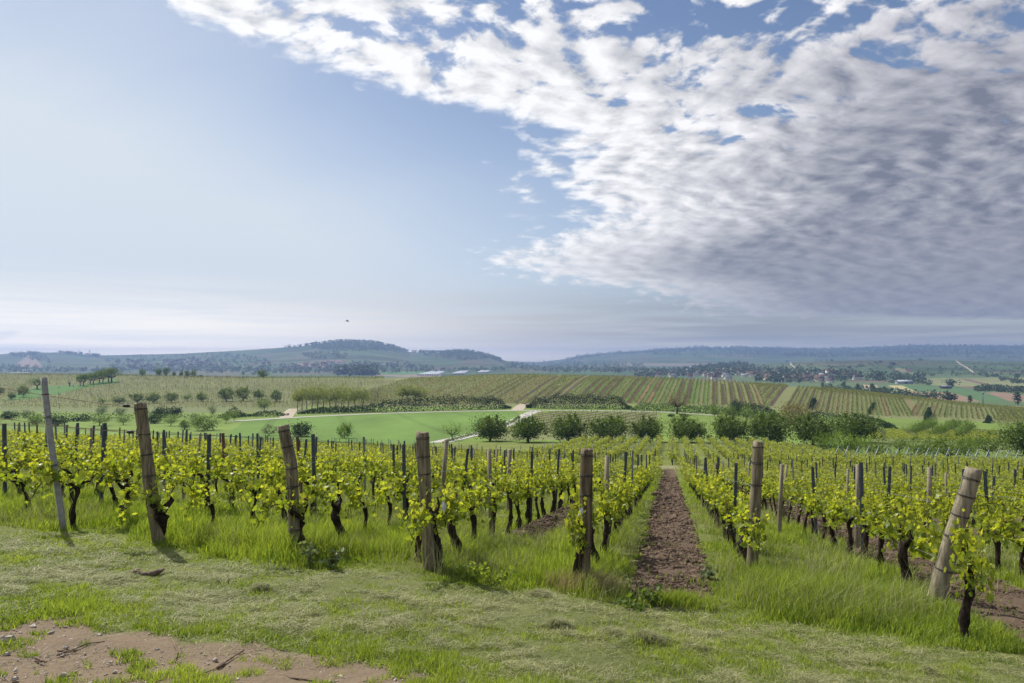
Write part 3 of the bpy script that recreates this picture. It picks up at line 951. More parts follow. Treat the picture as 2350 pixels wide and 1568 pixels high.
def scatter(base_v, base_t, pos, size, rng, up=0.25, rot=None):
    n = len(pos)
    M = orient(n, rng, up) if rot is None else rot
    size = np.broadcast_to(size, (n,))
    V = np.einsum('nij,kj->nki', M, base_v) * size[:, None, None] + pos[:, None, :]
    k = len(base_v)
    T = base_t[None] + (np.arange(n) * k)[:, None, None]
    return V.reshape(-1, 3), T.reshape(-1, base_t.shape[1]), np.repeat(np.arange(n), len(base_t))

def vine_variant(seed, bush=1.0):
    r = np.random.default_rng(seed)
    # trunk: knotty, leaning, with a swollen head
    hh = r.uniform(.48, .66)
    lean = r.uniform(-.16, .16); lean2 = r.uniform(-.07, .07)
    n = 9
    t = np.linspace(0, 1, n)
    px = lean * t + .05 * np.sin(t * r.uniform(3, 6) + r.uniform(0, 6)) * t
    py = lean2 * t + .035 * np.sin(t * 5 + r.uniform(0, 6)) * t
    tr = MB()
    rad = r.uniform(.028, .045)
    rs = rad * (1.25 - .45 * t) * (1 + .14 * r.standard_normal(n)); rs[-2] *= 1.45; rs[-1] *= 1.2
    pts = np.stack([px, py, -.06 + (hh + .06) * t], -1)
    tr.tube(pts, rs, 8, noise=.14, rng=r)
    head = pts[-1]
    arms = []
    for sgn in ((-1, 1) if r.random() < .7 else (r.choice([-1, 1]),)):
        L = r.uniform(.10, .20)
        e = head + np.array([sgn * L, r.uniform(-.03, .03), r.uniform(.05, .14)])
        mid = (head + e) / 2 + np.array([0, 0, .035])
        tr.tube([head - (0, 0, .02), mid, e], [rad * .85, rad * .65, rad * .5], 6, noise=.15, rng=r)
        arms.append(e)
    cn = MB(); leaves = []; lsize = []
    shoots = []
    for e in arms:
        sgn = 1 if e[0] > head[0] else -1
        L = r.uniform(.40, .62)
        tt = np.linspace(0, 1, 6)
        cane = np.stack([e[0] + sgn * L * tt, e[1] + .03 * np.sin(tt * 3), e[2] + .16 * np.sin(tt * math.pi) - .10 * tt ** 2], -1)
        cn.tube(cane, np.linspace(.009, .005, 6), 5)
        for k in range(8):
            f = (k + r.uniform(.1, .9)) / 8
            p0 = np.array([np.interp(f, tt, cane[:, c]) for c in range(3)])
            shoots.append(p0)
    shoots += [head, head + (0, 0, -.05), head + (.12, 0, .05), head + (-.12, 0, .03)]
    for p0 in shoots:
        Ls = r.uniform(.20, .50) * bush
        dx, dy = r.normal(0, .20), r.normal(0, .17)
        droop = r.random() < .34
        m = 6
        tt = np.linspace(0, 1, m)
        z = Ls * tt if not droop else (.12 * np.sin(tt * 3) - .25 * tt ** 1.5)
        sh = np.stack([p0[0] + dx * tt * Ls * 2.0, p0[1] + dy * tt * Ls * 2.0, p0[2] + z], -1)
        cn.tube(sh, np.linspace(.0045, .0018, m), 4)
        nl = max(6, int(r.integers(10, 15) * min(1, bush)))
        for q in range(nl):
            f = (q + .5) / nl
            p = np.array([np.interp(f, tt, sh[:, c]) for c in range(3)])
            leaves.append(p + r.normal(0, .050, 3) * (1, 1.0, .8))
            lsize.append(r.uniform(.066, .125) * (1.08 - .55 * f))
    P = np.array(leaves); S = np.array(lsize)
    V, T, idx = scatter(LEAF_V, LEAF_T, P, S, r, up=.15)
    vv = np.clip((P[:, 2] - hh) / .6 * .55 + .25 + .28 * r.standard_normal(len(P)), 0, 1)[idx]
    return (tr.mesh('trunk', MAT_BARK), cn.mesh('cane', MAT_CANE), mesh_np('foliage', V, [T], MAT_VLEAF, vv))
VARS = [vine_variant(100 + k, [1, .8, 1.12, .66, 1.05, .9, .74, 1.1][k]) for k in range(8)]

def old_vine(seed, hgt, rad, bend):
    """a thick old vine with a knotted trunk"""
    r = np.random.default_rng(seed)
    t = np.linspace(0, 1, 12)
    pts = np.stack([bend * np.sin(t * 2.6) + .03 * np.sin(t * 9 + seed), .04 * np.sin(t * 6), -.08 + (hgt + .08) * t], -1)
    tr = MB()
    rs = rad * (1.15 - .35 * t) * (1 + .12 * r.standard_normal(12)); rs[8:] *= 1.2; rs[0] *= 1.25
    tr.tube(pts, rs, 11, noise=.10, rng=r)
    hd = pts[-1]
    for s_, l in ((-1, .16), (1, .20)):
        e = hd + np.array([s_ * l, 0, .10]); 
        tr.tube([hd - (0, 0, .05), (hd + e) / 2 + (0, 0, -.02), e, e + (-.04 * s_, 0, .10)], [rad * .8, rad * .6, rad * .5, rad * .3], 7, noise=.12, rng=r)
    return tr.mesh('trunk', MAT_BARK)
OLD = [old_vine(k, h, w, b) for k, (h, w, b) in enumerate([(.78, .062, .05), (.62, .058, -.09), (.70, .060, .10), (.55, .075, -.04)])]

ROWNAME = {-9.4: 'row of the thin grey post', -7.3: 'row of the tall leaning brown post', -5.2: 'row of the crooked post',
           -3.11: 'row of the stout upright post', -1.05: 'row of the dark cracked post', 1.20: 'row of the tall round post', 3.26: 'row of the pale leaning post'}
offs = sorted(ROWS)
ALLROWS = []
for o_ in offs:
    ALLROWS.append((o_, ROWS[o_], ROWNAME[o_]))
ORD = ['zeroth', 'first', 'second', 'third', 'fourth', 'fifth', 'sixth', 'seventh', 'eighth', 'ninth', 'tenth', 'eleventh', 'twelfth', 'thirteenth', 'fourteenth', 'fifteenth', 'sixteenth', 'seventeenth', 'eighteenth', 'nineteenth', 'twentieth']
def ordn(k):
    if k < len(ORD): return ORD[k]
    return '%d%s' % (k, {1: 'st', 2: 'nd', 3: 'rd'}.get(k % 10 if k % 100 not in (11, 12, 13) else 0, 'th'))
k = 1; o_ = -11.5
while o_ > -43.5:
    ALLROWS.append((o_, 10.8 + k * .12, '%s row beyond the thin grey post' % ordn(k))); o_ -= 2.1; k += 1
k = 1; o_ = 5.36
while o_ < 66:
    ALLROWS.append((o_, 8.0 if k == 1 else 8.0, '%s row beyond the pale leaning post' % ordn(k))); o_ += 2.1; k += 1

def row_end(o):
    """where the first block stops"""
    if o > -12: return 57.0
    return 60 + (-12 - o) * .9 if o > -30 else 76
def in_view(x, y, m=70):
    px = CX + F * x / y
    return -m < px < 2350 + m

SEATS = []      # every vine of the first block in view: (y, x, z, row, index)
POSTS = []
for (o_, y0, nm) in ALLROWS:
    rr = np.random.default_rng(int(abs(o_) * 100) + 3)
    y = y0 + (.95 if o_ == 3.26 else .12 if o_ in ROWS else .2); k = 0
    while y < row_end(o_):
        yy = y + rr.uniform(-.10, .10)
        x = o_ + ROWT * yy + rr.uniform(-.04, .04)
        k += 1
        if in_view(x, yy) and rr.random() > .04:
            SEATS.append((yy, x, o_, k, nm))
        y += 1.02
    y = y0 + rr.uniform(2.5, 4.8); k = 0
    while y < row_end(o_) + .3:
        x = o_ + ROWT * y
        k += 1
        if in_view(x, y): POSTS.append((y, x, o_, k, nm))
        y += rr.uniform(3.3, 4.5)
SEATS.sort(); POSTS.sort()
SEATX = np.array([p[1] for p in SEATS]); SEATY = np.array([p[0] for p in SEATS])
SEATZ = zg(SEATX, SEATY)
protos = []
def make_vine(kk, loc, label, rz, sc, old=None):
    tr, cn, fl = VARS[kk]
    root = empty('grapevine', loc, rz, label, 'vine', 'grapevines trained in rows')
    root.scale = sc
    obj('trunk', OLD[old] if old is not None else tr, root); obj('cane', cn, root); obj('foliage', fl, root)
    return root
OLDSEAT = {(-1.05, 1): 0, (-3.11, 1): 0, (-3.11, 2): 2, (3.26, 1): 1, (-5.2, 1): 3, (-5.2, 2): 1, (1.20, 1): 3, (-7.3, 1): 3, (-9.4, 2): 2, (5.36, 2): 0, (-1.05, 2): 1}
nind = 300
for i, (yy, x, o_, k, nm) in enumerate(SEATS[:nind]):
    r = random.Random(i * 13 + 5)
    flip = math.pi if r.random() < .5 else 0
    old = OLDSEAT.get((o_, k))
    sc = (r.uniform(.92, 1.12), r.uniform(.9, 1.1) * (1.0), r.uniform(.90, 1.10))
    lab = '%s vine along the %s' % (ordn(k), nm)
    if old is not None: lab = 'thick old gnarled trunk, ' + lab
    make_vine(r.randrange(8), (x, yy, float(SEATZ[i])), lab, ROWANG + flip + r.uniform(-.15, .15), sc, old)
# the thick vines that stand before the first posts
for px, py, old, kk, lab in [(1327, 1352, 0, 1, 'thick twisted old vine against the dark cracked post'), (962, 1292, 0, 3, 'thick old vine against the stout upright post'),
                             (2222, 1475, 2, 4, 'thick forked old vine nearest the track, beside the pale leaning post')]:
    x, y, z = gp(px, py)
    make_vine(kk, (x, y, z), lab, ROWANG, (.45, .7, .95), old)

# the rest of the vines, as one mass
def far_vines():
    r = np.random.default_rng(77)
    xs = list(SEATX[nind:]); ys = list(SEATY[nind:])
    # second block beyond the dry track
    blk = []
    o = -14.0
    while o < 78:
        y = 63.0
        top = 112.0
        while y < top:
            x = o + .235 * y
            px = CX + F * x / y
            s = x / y
            lim = 112 if s < .33 else max(78, 112 - (s - .33) * 190)
            if -60 < px < 2420 and y < lim: blk.append((x + r.uniform(-.05, .05), y))
            y += 1.2
        o += 2.0
    # a little block right before the hill on the far right side
    for yy in np.arange(128, 172, 2.2):
        for xx in np.arange(.50 * yy, .80 * yy, 1.25):
            blk.append((xx, yy))
    n1 = len(xs)
    xs += [p[0] for p in blk]; ys += [p[1] for p in blk]
    xs = np.array(xs); ys = np.array(ys); zs = zg(xs, ys)
    dist = ys
    nl = np.clip(5200 / dist, 56, 190).astype(int)
    vid = np.repeat(np.arange(len(xs)), nl)
    N = len(vid)
    along = r.uniform(-.60, .60, N)
    hgt = .42 + .75 * r.beta(1.6, 1.4, N) + .05 * r.standard_normal(N)
    across = r.normal(0, .19, N)
    P = np.stack([xs[vid] + along * ROWDIR[0] + across * ROWDIR[1], ys[vid] + along * ROWDIR[1] - across * ROWDIR[0], zs[vid] + hgt * (1 + .08 * np.sin(xs[vid] * 3))], -1)
    P[:, 2] -= (along * ROWDIR[1]) * .13
    S = r.uniform(.075, .13, N) * np.clip(dist[vid] / 38, .95, 1.75)
    V, T, idx = scatter(QUAD_V, QUAD_T, P, S, r, up=.2)
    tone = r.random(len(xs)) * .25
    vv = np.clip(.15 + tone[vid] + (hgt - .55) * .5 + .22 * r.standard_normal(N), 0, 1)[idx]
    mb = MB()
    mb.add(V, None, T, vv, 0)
    # trunks: slim four-sided stems
    m = ys < 90
    for x, y, z in zip(xs[m], ys[m], zs[m]):
        l1, l2 = r.uniform(-.10, .10, 2)
        w = r.uniform(.025, .042)
        v = [(x - w, y, z - .05), (x, y - w, z - .05), (x + w, y, z - .05), (x, y + w, z - .05),
             (x + l1 - w * .8, y, z + .62), (x + l1, y - w * .8, z + .62), (x + l1 + w * .8, y, z + .62), (x + l1, y + w * .8, z + .62)]
        mb.add(v, [[0, 1, 5, 4], [1, 2, 6, 5], [2, 3, 7, 6], [3, 0, 4, 7]], None, .5, 1)
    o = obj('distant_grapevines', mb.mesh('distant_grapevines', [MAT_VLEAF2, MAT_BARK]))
    tag(o, 'mass of further vine rows filling the slope beyond the nearest vines', 'vines', None, 'stuff')
far_vines()

# -- steel posts ---------------------------------------------------------------
def steel_profile(h, w=.030, d=.026, t=.004):
    mb = MB()
    # an open channel with lips
    prof = [(-w, d), (-w, -d), (w, -d), (w, d), (w - .011, d), (w - .011, d - t), (w - t, d - t), (w - t, -d + t), (-w + t, -d + t), (-w + t, d - t), (-w + .011, d - t), (-w + .011, d)]
    k = len(prof)
    hs = [-.2, h]
    v = [(x, y, z) for z in hs for x, y in prof]
    q = [[i, (i + 1) % k, k + (i + 1) % k, k + i] for i in range(k)]
    mb.add(v, q)
    # cap strip and wire hooks
    for z in np.arange(.5, h - .05, .12):
        mb.box((w + .003, d * .4, z), (.006, .012, .022)); mb.box((-w - .003, d * .4, z + .03), (.006, .012, .022))
    return mb
SP = [steel_profile(1.72).mesh('steel_trellis_post', MAT_STEEL), steel_profile(1.60).mesh('steel_trellis_post', MAT_STEEL), steel_profile(1.78).mesh('steel_trellis_post', MAT_GALV), steel_profile(1.66).mesh('steel_trellis_post', MAT_RUST)]
def wood_thin(h):
    mb = MB(); mb.tube([(0, 0, -.2), (0, 0, h * .5), (.02, 0, h)], [.042, .04, .036], 8, noise=.05); return mb.mesh('wooden_trellis_post', MAT_WOODGREY)
WT = wood_thin(1.6)
PZ = zg(np.array([p[1] for p in POSTS]), np.array([p[0] for p in POSTS]))
for i, (yy, x, o_, k, nm) in enumerate(POSTS[:300]):
    r = random.Random(i + 900)
    u = r.random()
    if u < .74: me, mt, nme = SP[0 if u < .5 else 1], 'dark steel', 'steel_trellis_post'
    elif u < .84: me, mt, nme = SP[2], 'grey steel', 'steel_trellis_post'
    elif u < .90: me, mt, nme = SP[3], 'rusty brown steel', 'steel_trellis_post'
    else: me, mt, nme = WT, 'grey wooden', 'wooden_trellis_post'
    o = obj(nme, me, None, (x, yy, float(PZ[i])))
    o.rotation_euler = (r.gauss(0, .035), r.gauss(0, .035), ROWANG + r.uniform(-.1, .1))
    tag(o, '%s trellis post, %s along the %s' % (mt, ordn(k), nm), 'post', 'trellis posts standing in the vine rows')
def far_posts():
    r = np.random.default_rng(8)
    mb = MB()
    def stick(x, y, z, h, w, lx=0, ly=0, m=0):
        v = [(x - w, y - w, z), (x + w, y - w, z), (x, y + w, z), (x - w + lx, y - w + ly, z + h), (x + w + lx, y - w + ly, z + h), (x + lx, y + w + ly, z + h)]
        mb.add(v, [[0, 1, 4, 3], [1, 2, 5, 4], [2, 0, 3, 5]], [[3, 4, 5]], .5, m)
    for i, (yy, x, o_, k, nm) in list(enumerate(POSTS))[300:]:
        stick(x, yy, float(PZ[i]) - .1, 1.8, .03, r.normal(0, .06))
    o = -14.0; j = 0
    while o < 78:
        for y in np.arange(63.0, 112, 5.5):
            x = o + .235 * y; s = x / y
            lim = 112 if s < .33 else max(78, 112 - (s - .33) * 190)
            if in_view(x, y) and y < lim:
                yy = y + r.uniform(-.6, .6)
                stick(x, yy, z1(x, yy) - .1, 1.75, .026, r.normal(0, .04), 0, int(r.random() < .5))
        o += 2.0; j += 1
    for yy in np.arange(128, 172, 2.2):
        for xx in np.arange(.50 * yy, .80 * yy, 6):
            stick(xx, yy, z1(xx, yy), 1.7, .03)
    ob = obj('distant_trellis_posts', mb.mesh('distant_trellis_posts', [MAT_STEEL, MAT_GALV]))
    tag(ob, 'slim posts of the further vine rows', 'posts', None, 'stuff')
    # slanting end braces along the far right edge of the first block: one object each
    n = 0
    me = MB(); me.tube([(0, 0, -.1), (.80, -.25, 2.05)], [.045, .045], 5); me = me.mesh('slanting_end_post', MAT_GALV)
    for px in np.arange(1905, 2360, 23):
        x, y, z = gp(px, 1068 + (px - 1905) * .018, 40)
        n += 1
        o2 = obj('slanting_end_post', me, None, (x, y, z))
        o2.rotation_euler = (0, 0, random.Random(n).uniform(-.2, .2))
        tag(o2, '%s slanting grey end post along the orchard edge, counted from the orchard trees outwards' % ordn(n), 'post', 'slanting end posts at the orchard edge')
far_posts()

# -- trellis wires ---------------------------------------------------------------
nw = 0
for (o_, y0, nm) in ALLROWS:
    if not (-16 < o_ < 12): continue
    for hi, hgt in enumerate((.62, .95, 1.28, 1.58)):
        ys = np.arange(max(y0, 6), 34, 1.3)
        ys = ys[[in_view(o_ + ROWT * y, y, 250) for y in ys]]
        if len(ys) < 4: continue
        xs = o_ + ROWT * ys
        zs = zg(xs, ys) + hgt + .02 * np.sin(ys * 1.3)
        mb = MB(); mb.tube(np.stack([xs, ys, zs], -1), .0022, 4, cap=False)
        ob = obj('trellis_wire', mb.mesh('trellis_wire', MAT_WIREGALV if (hi + int(abs(o_))) % 2 else MAT_WIRE))
        tag(ob, '%s trellis wire of the %s' % (['lowest', 'second', 'third', 'topmost'][hi], nm), 'wire', 'trellis wires'); nw += 1
# two slack rusty wires tied to the tall leaning post, running past the thin grey one
def slack(pa, pb, sag, label, knots=3):
    t = np.linspace(0, 1, 22); pa = np.array(pa); pb = np.array(pb)
    p = pa + (pb - pa) * t[:, None]; p[:, 2] -= sag * 4 * t * (1 - t)
    mb = MB(); mb.tube(p, .0035, 4, cap=False)
    rg = np.random.default_rng(3)
    for f in rg.uniform(.05, .95, 9):
        c = np.array([np.interp(f, t, p[:, k]) for k in range(3)])
        d = rg.standard_normal(3) * .03
        mb.tube([c - d, c + d], [.003, .002], 4)
    root = obj('barbed_wire', mb.mesh('barbed_wire', MAT_RUST)); tag(root, label, 'wire', 'slack old wires')
    kn = MB()
    c = p[int(len(p) * .93)]
    kn.tube([c + (-.05, 0, .005), c + (-.02, 0, .012), c + (.03, 0, .01), c + (.06, 0, 0)], [.008, .026, .024, .006], 7)
    obj('wire_tensioner', kn.mesh('wire_tensioner', MAT_WIRE), root)
bx, by, bz = post_at(-7.3)
slack((bx - 4.6, by + 1.0, bz + 2.52), (bx - .30, by, bz + 1.95), .05, 'upper slack rusty wire tied to the top of the tall leaning post')
slack((bx - 4.6, by + 1.0, bz + 1.98), (bx - .24, by, bz + 1.58), .05, 'lower slack rusty wire tied to the tall leaning post')
# ------------------------------------------------------------------ trees, hedges, far woods, village
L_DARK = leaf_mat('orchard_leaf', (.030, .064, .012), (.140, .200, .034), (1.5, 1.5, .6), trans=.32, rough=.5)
L_YOUNG = leaf_mat('young_leaf', (.060, .115, .018), (.165, .235, .040), (1.4, 1.4, .7), trans=.42, rough=.5)
L_ACACIA = leaf_mat('acacia_leaf', (.120, .155, .032), (.250, .275, .070), (1.4, 1.4, .7), trans=.42)
L_GREY = leaf_mat('willow_leaf', (.085, .120, .045), (.190, .235, .110), (1.3, 1.3, .8), trans=.35)
L_BROWN = leaf_mat('budding_leaf', (.095, .080, .030), (.215, .180, .070), (1.3, 1.2, .7), trans=.35)
L_HEDGE = leaf_mat('hedge_leaf', (.018, .038, .012), (.050, .085, .022), (1.3, 1.3, .6), trans=.14, spec=.1, rough=.8)
L_HILLVINE = leaf_mat('hill_vine_leaf', (.090, .115, .026), (.255, .265, .060), (1.3, 1.25, .8), trans=.35)
L_FAR = leaf_mat('far_tree_leaf', (.028, .052, .020), (.070, .100, .036), (1.3, 1.3, .7), trans=.2, objvar=.3)
MAT_TRUNK = solid_mat('tree_bark', (.030, .024, .018), (.085, .068, .05), 6.0, .95, bmp=.5, spec=.1)

def branch_tree(r, mb, H, base_h, spread, n_limbs, rad, up=.7):
    top = np.array([r.normal(0, .04) * H, 0, base_h])
    mb.tube([(0, 0, -.3), (0, 0, base_h * .4), top], [rad * 1.25, rad, rad * .85], 7, noise=.08, rng=r)
    ends = []
    for k in range(n_limbs):
        a = 2 * math.pi * (k + r.uniform(-.3, .3)) / n_limbs
        L = spread * r.uniform(.55, 1.0)
        hz = base_h + (H - base_h) * r.uniform(.35, .95) * up
        e = np.array([math.cos(a) * L, math.sin(a) * L, hz])
        m = (top + e) / 2 + np.array([math.cos(a), math.sin(a), 0]) * L * .12 + (0, 0, (H - base_h) * -.04)
        mb.tube([top - (0, 0, .05), m, e], [rad * .62, rad * .36, rad * .12], 5, noise=.08, rng=r)
        ends.append(e)
        for q in range(2):
            e2 = m + (e - m) * r.uniform(.2, .8) + r.normal(0, .18, 3) * spread
            mb.tube([m, (m + e2) / 2 + r.normal(0, .05, 3), e2], [rad * .3, rad * .18, rad * .07], 4)
            ends.append(e2)
    return np.array(ends)

def tree_variant(kind, seed):
    r = np.random.default_rng(seed)
    tr = MB()
    if kind == 'cherry':   W, H, b, nl, mat, rad, n, ls, low = 6.0, 4.2, .95, 7, L_DARK, .20, 5200, .21, .66
    elif kind == 'young':  W, H, b, nl, mat, rad, n, ls, low = 4.6, 3.9, 1.1, 7, L_YOUNG, .10, 1300, .17, .95
    elif kind == 'umbrella': W, H, b, nl, mat, rad, n, ls, low = 8.0, 6.0, 2.2, 7, L_DARK, .32, 1300, .34, 3.1
    elif kind == 'acacia': W, H, b, nl, mat, rad, n, ls, low = 6.4, 10.0, 4.2, 6, L_ACACIA, .15, 1250, .33, 3.6
    elif kind == 'poplar': W, H, b, nl, mat, rad, n, ls, low = 3.2, 14.0, 1.2, 5, L_FAR, .3, 420, .85, 1.0
    elif kind == 'bush':   W, H, b, nl, mat, rad, n, ls, low = 5.0, 3.8, .3, 6, L_HEDGE, .10, 1500, .26, .05
    elif kind == 'lightbush': W, H, b, nl, mat, rad, n, ls, low = 5.0, 3.6, .3, 6, L_YOUNG, .10, 1300, .24, .05
    elif kind == 'willow': W, H, b, nl, mat, rad, n, ls, low = 4.6, 4.2, .5, 6, L_GREY, .10, 1200, .20, .3
    elif kind == 'brown':  W, H, b, nl, mat, rad, n, ls, low = 9.0, 8.0, 2.4, 8, L_BROWN, .30, 900, .30, 3.0
    elif kind == 'brownbush': W, H, b, nl, mat, rad, n, ls, low = 10.0, 8.5, .8, 8, L_BROWN, .3, 1900, .40, .4
    elif kind == 'sparse': W, H, b, nl, mat, rad, n, ls, low = 4.4, 3.6, 1.2, 8, L_YOUNG, .13, 520, .16, 1.2
    elif kind == 'far':    W, H, b, nl, mat, rad, n, ls, low = 11.0, 11.0, 1.0, 4, L_FAR, .35, 150, 2.1, .3
    elif kind == 'mid':    W, H, b, nl, mat, rad, n, ls, low = 7.0, 6.0, 1.0, 6, L_DARK, .22, 1100, .40, .6
    ends = branch_tree(r, tr, H * .92, b, W * .38, nl, rad)
    # leaf clumps gathered round the branch ends and over the crown's surface
    ncl = {'poplar': 26, 'far': 12}.get(kind, 46)
    zc, hz = (low + H) / 2, (H - low) / 2
    d = r.standard_normal((ncl, 3)); d /= np.linalg.norm(d, axis=1)[:, None]
    rr = r.uniform(.45, 1.0, ncl) ** .6
    wob = 1 + .18 * np.sin(np.arctan2(d[:, 1], d[:, 0]) * 3 + seed)
    C = np.stack([d[:, 0] * W / 2 * rr * wob * .86, d[:, 1] * W / 2 * rr * wob * .86, zc + d[:, 2] * hz * rr * .86], -1)
    if kind == 'umbrella':
        C[:, 2] = low + (H - low) * (.25 + .6 * (1 - (np.hypot(C[:, 0], C[:, 1]) / (W / 2)) ** 2)) + r.normal(0, .35, ncl)
    if kind in ('acacia', 'young', 'sparse', 'brown'):
        C[: min(len(ends), ncl // 2)] = ends[: min(len(ends), ncl // 2)] * (1, 1, 1.0) + r.normal(0, .1 * W, (min(len(ends), ncl // 2), 3)) * (.5, .5, .3)
    cr = W * .115 * r.uniform(.6, 1.35, ncl)
    if kind == 'poplar':
        C[:, 0] *= np.clip(1.5 - C[:, 2] / H, .3, 1); C[:, 1] *= np.clip(1.5 - C[:, 2] / H, .3, 1); cr *= 1.6
    if kind == 'far': cr *= 1.5
    cid = r.integers(0, ncl, n)
    P = C[cid] + r.standard_normal((n, 3)) * cr[cid][:, None] * (1, 1, .8)
    # a few long upright shoots break the outline
    if kind in ('cherry', 'young', 'sparse', 'mid', 'lightbush', 'willow'):
        ns = 26
        for k in range(ns):
            c0 = C[r.integers(0, ncl)]
            L = r.uniform(.35, .95) * H * .22
            dirn = np.array([c0[0] / W * .9, c0[1] / W * .9, 1.0]) + r.normal(0, .12, 3)
            m = max(6, n // 110)
            t = r.uniform(0, 1, m)
            P = np.vstack([P, c0 + cr.mean() * dirn * .5 + dirn * L * t[:, None] + r.normal(0, .05 * ls / .2, (m, 3))])
    P = P[P[:, 2] > low * .55]
    n = len(P)
    V, T, idx = scatter(QUAD_V, QUAD_T, P, ls * r.uniform(.65, 1.35, n), r, up=.1)
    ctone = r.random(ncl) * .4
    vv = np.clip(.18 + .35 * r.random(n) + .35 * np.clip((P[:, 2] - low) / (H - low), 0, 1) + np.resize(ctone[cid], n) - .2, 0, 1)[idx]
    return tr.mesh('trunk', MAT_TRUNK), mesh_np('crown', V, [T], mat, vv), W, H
TV = {}
for kd, nn in (('cherry', 4), ('young', 3), ('umbrella', 3), ('acacia', 3), ('poplar', 2), ('bush', 3), ('lightbush', 2), ('willow', 2), ('brown', 1), ('brownbush', 1), ('sparse', 1), ('far', 4), ('mid', 3)):
    TV[kd] = [tree_variant(kd, 300 + 17 * i + len(kd)) for i in range(nn)]
TREEN = [0]
def tree(kind, px, py, w, h, label, name='tree', cat='tree', group=None, ymin=95, ymax=15000, at=None):
    """w, h: size in photo grid units at the place where the foot stands"""
    x, y, z = at if at else gp(px, py, ymin, ymax)
    TREEN[0] += 1
    r = random.Random(TREEN[0] * 7)
    tm, cm, W, H = TV[kind][r.randrange(len(TV[kind]))]
    root = empty(name, (x, y, z - .05), r.uniform(0, 6.28), label, cat, group)
    sw = w * y / F / (W * 1.02); sh = h * y / F / (H * 1.02)
    if kind == 'cherry': sw *= 1.12; sh *= 1.08
    if name == 'fruit_tree': sw *= 1.12; sh *= 1.22
    root.scale = (sw, sw, sh)
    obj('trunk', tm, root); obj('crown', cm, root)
    return root

# the row of dark round orchard trees beyond the vines
cher = [(1125, 1013, 76, 50), (1212, 1015, 78, 52), (1303, 1015, 82, 54), (1397, 1015, 84, 54), (1486, 1014, 68, 48), (1576, 1015, 80, 50), (1673, 1018, 72, 56), (1767, 1020, 86, 62), (1866, 1022, 88, 58), (1963, 1014, 98, 58)]
tree('sparse', 1038, 1012, 52, 42, 'small thin-crowned orchard tree beside the lane, first of the long row', 'orchard_tree', group='long row of orchard trees beyond the vines', ymax=140)
for i, c in enumerate(cher):
    tree('cherry', *c, 'dark round orchard tree, %s of the long row counted from the lane' % ordn(i + 2), 'orchard_tree', group='long row of orchard trees beyond the vines', ymax=145)
for i, c in enumerate([(1892, 1044, 52, 42), (1942, 1054, 62, 54), (1967, 1044, 40, 38), (2006, 1058, 62, 46), (2062, 1066, 22, 26), (2065, 1042, 46, 32), (2110, 1058, 66, 46), (2178, 1064, 92, 56), (2215, 1054, 46, 42), (2268, 1052, 84, 50)]):
    tree('young', *c, 'light green fruit tree, %s of the loose orchard beside the slanting posts' % ordn(i + 1), 'fruit_tree', group='light fruit trees of the loose orchard', ymin=62, ymax=112)
tree('cherry', 2352, 1046, 96, 66, 'dark spreading tree cut by the photo edge beyond the slanting posts', 'orchard_tree', ymin=62, ymax=112)
k = 0
for (xa, ya, xb, yb, n, nm) in [(2096, 1004, 2140, 986, 6, 'first'), (2146, 1008, 2192, 988, 6, 'second'), (2204, 1012, 2226, 992, 4, 'third')]:
    for i in range(n):
        f = i / (n - 1)
        tree('young', xa + (xb - xa) * f, ya + (yb - ya) * f, 30, 24, '%s young tree along the %s short line on the far meadow' % (ordn(i + 1), nm), 'fruit_tree', group='short lines of young trees on the far meadow', ymin=125)
# umbrella-shaped trees on the hill
for i, c in enumerate([(184, 885, 20, 22), (191, 886, 28, 25), (207, 881, 24, 22), (214, 882, 26, 24), (228, 879, 28, 27), (236, 880, 28, 26), (249, 877, 30, 28), (256, 877, 40, 29)]):
    tree('umbrella', *c, 'flat-topped tree on the hill, %s of the close clump by the bare stump' % ordn(i + 1), 'umbrella_tree', group='flat-topped trees in a clump on the hill', ymin=250)
tree('umbrella', 85, 893, 42, 22, 'flat-topped tree standing alone behind the thin grey post', 'umbrella_tree', ymin=250)
tree('mid', 53, 911, 24, 28, 'small dark tree on the hill below the lone flat-topped tree', 'tree', ymin=240)
tree('mid', 27, 917, 18, 17, 'smallest dark tree on the hill at the meadow corner', 'tree', ymin=240)
tree('mid', 2, 905, 16, 15, 'dark tree on the hill cut by the photo edge', 'tree', ymin=240)
def stump(px, py, h, lab, ymin=250):
    x, y, z = gp(px, py, ymin); H = h * y / F; mb = MB(); r = np.random.default_rng(int(px))
    mb.tube([(0, 0, -.2), (0, 0, H * .4)], [H * .10, H * .08], 7)
    for dx, tt in ((-.45, .95), (.12, 1.0), (-.15, .7)):
        mb.tube([(0, 0, H * .35), (dx * H * .5, 0, H * .6), (dx * H, 0, H * tt)], [H * .07, H * .045, H * .02], 5)
    tag(obj('dead_tree', mb.mesh('dead_tree', MAT_TRUNK), None, (x, y, z)), lab, 'dead tree')
stump(160, 887, 13, 'bare forked dead tree on the hill meadow'); stump(135, 892, 5, 'short broken stump on the hill meadow, beside the track'); stump(168, 889, 6, 'short broken stump just right of the forked dead tree')
for i, c in enumerate([(326, 864, 13, 18), (364, 862, 13, 20), (381, 861, 15, 20), (399, 859, 8, 13), (416, 858, 9, 14), (430, 857, 13, 16), (444, 856, 12, 17), (461, 855, 9, 6)]):
    tree('mid', *c, 'small tree on the hill crest, %s of the spaced line along it' % ordn(i + 1), 'crest_tree', group='small trees spaced along the hill crest', ymin=300, ymax=520)
tree('mid', 603, 858, 25, 19, 'lone dense dark tree on the crest against the village slope', 'tree', ymin=300, ymax=520)
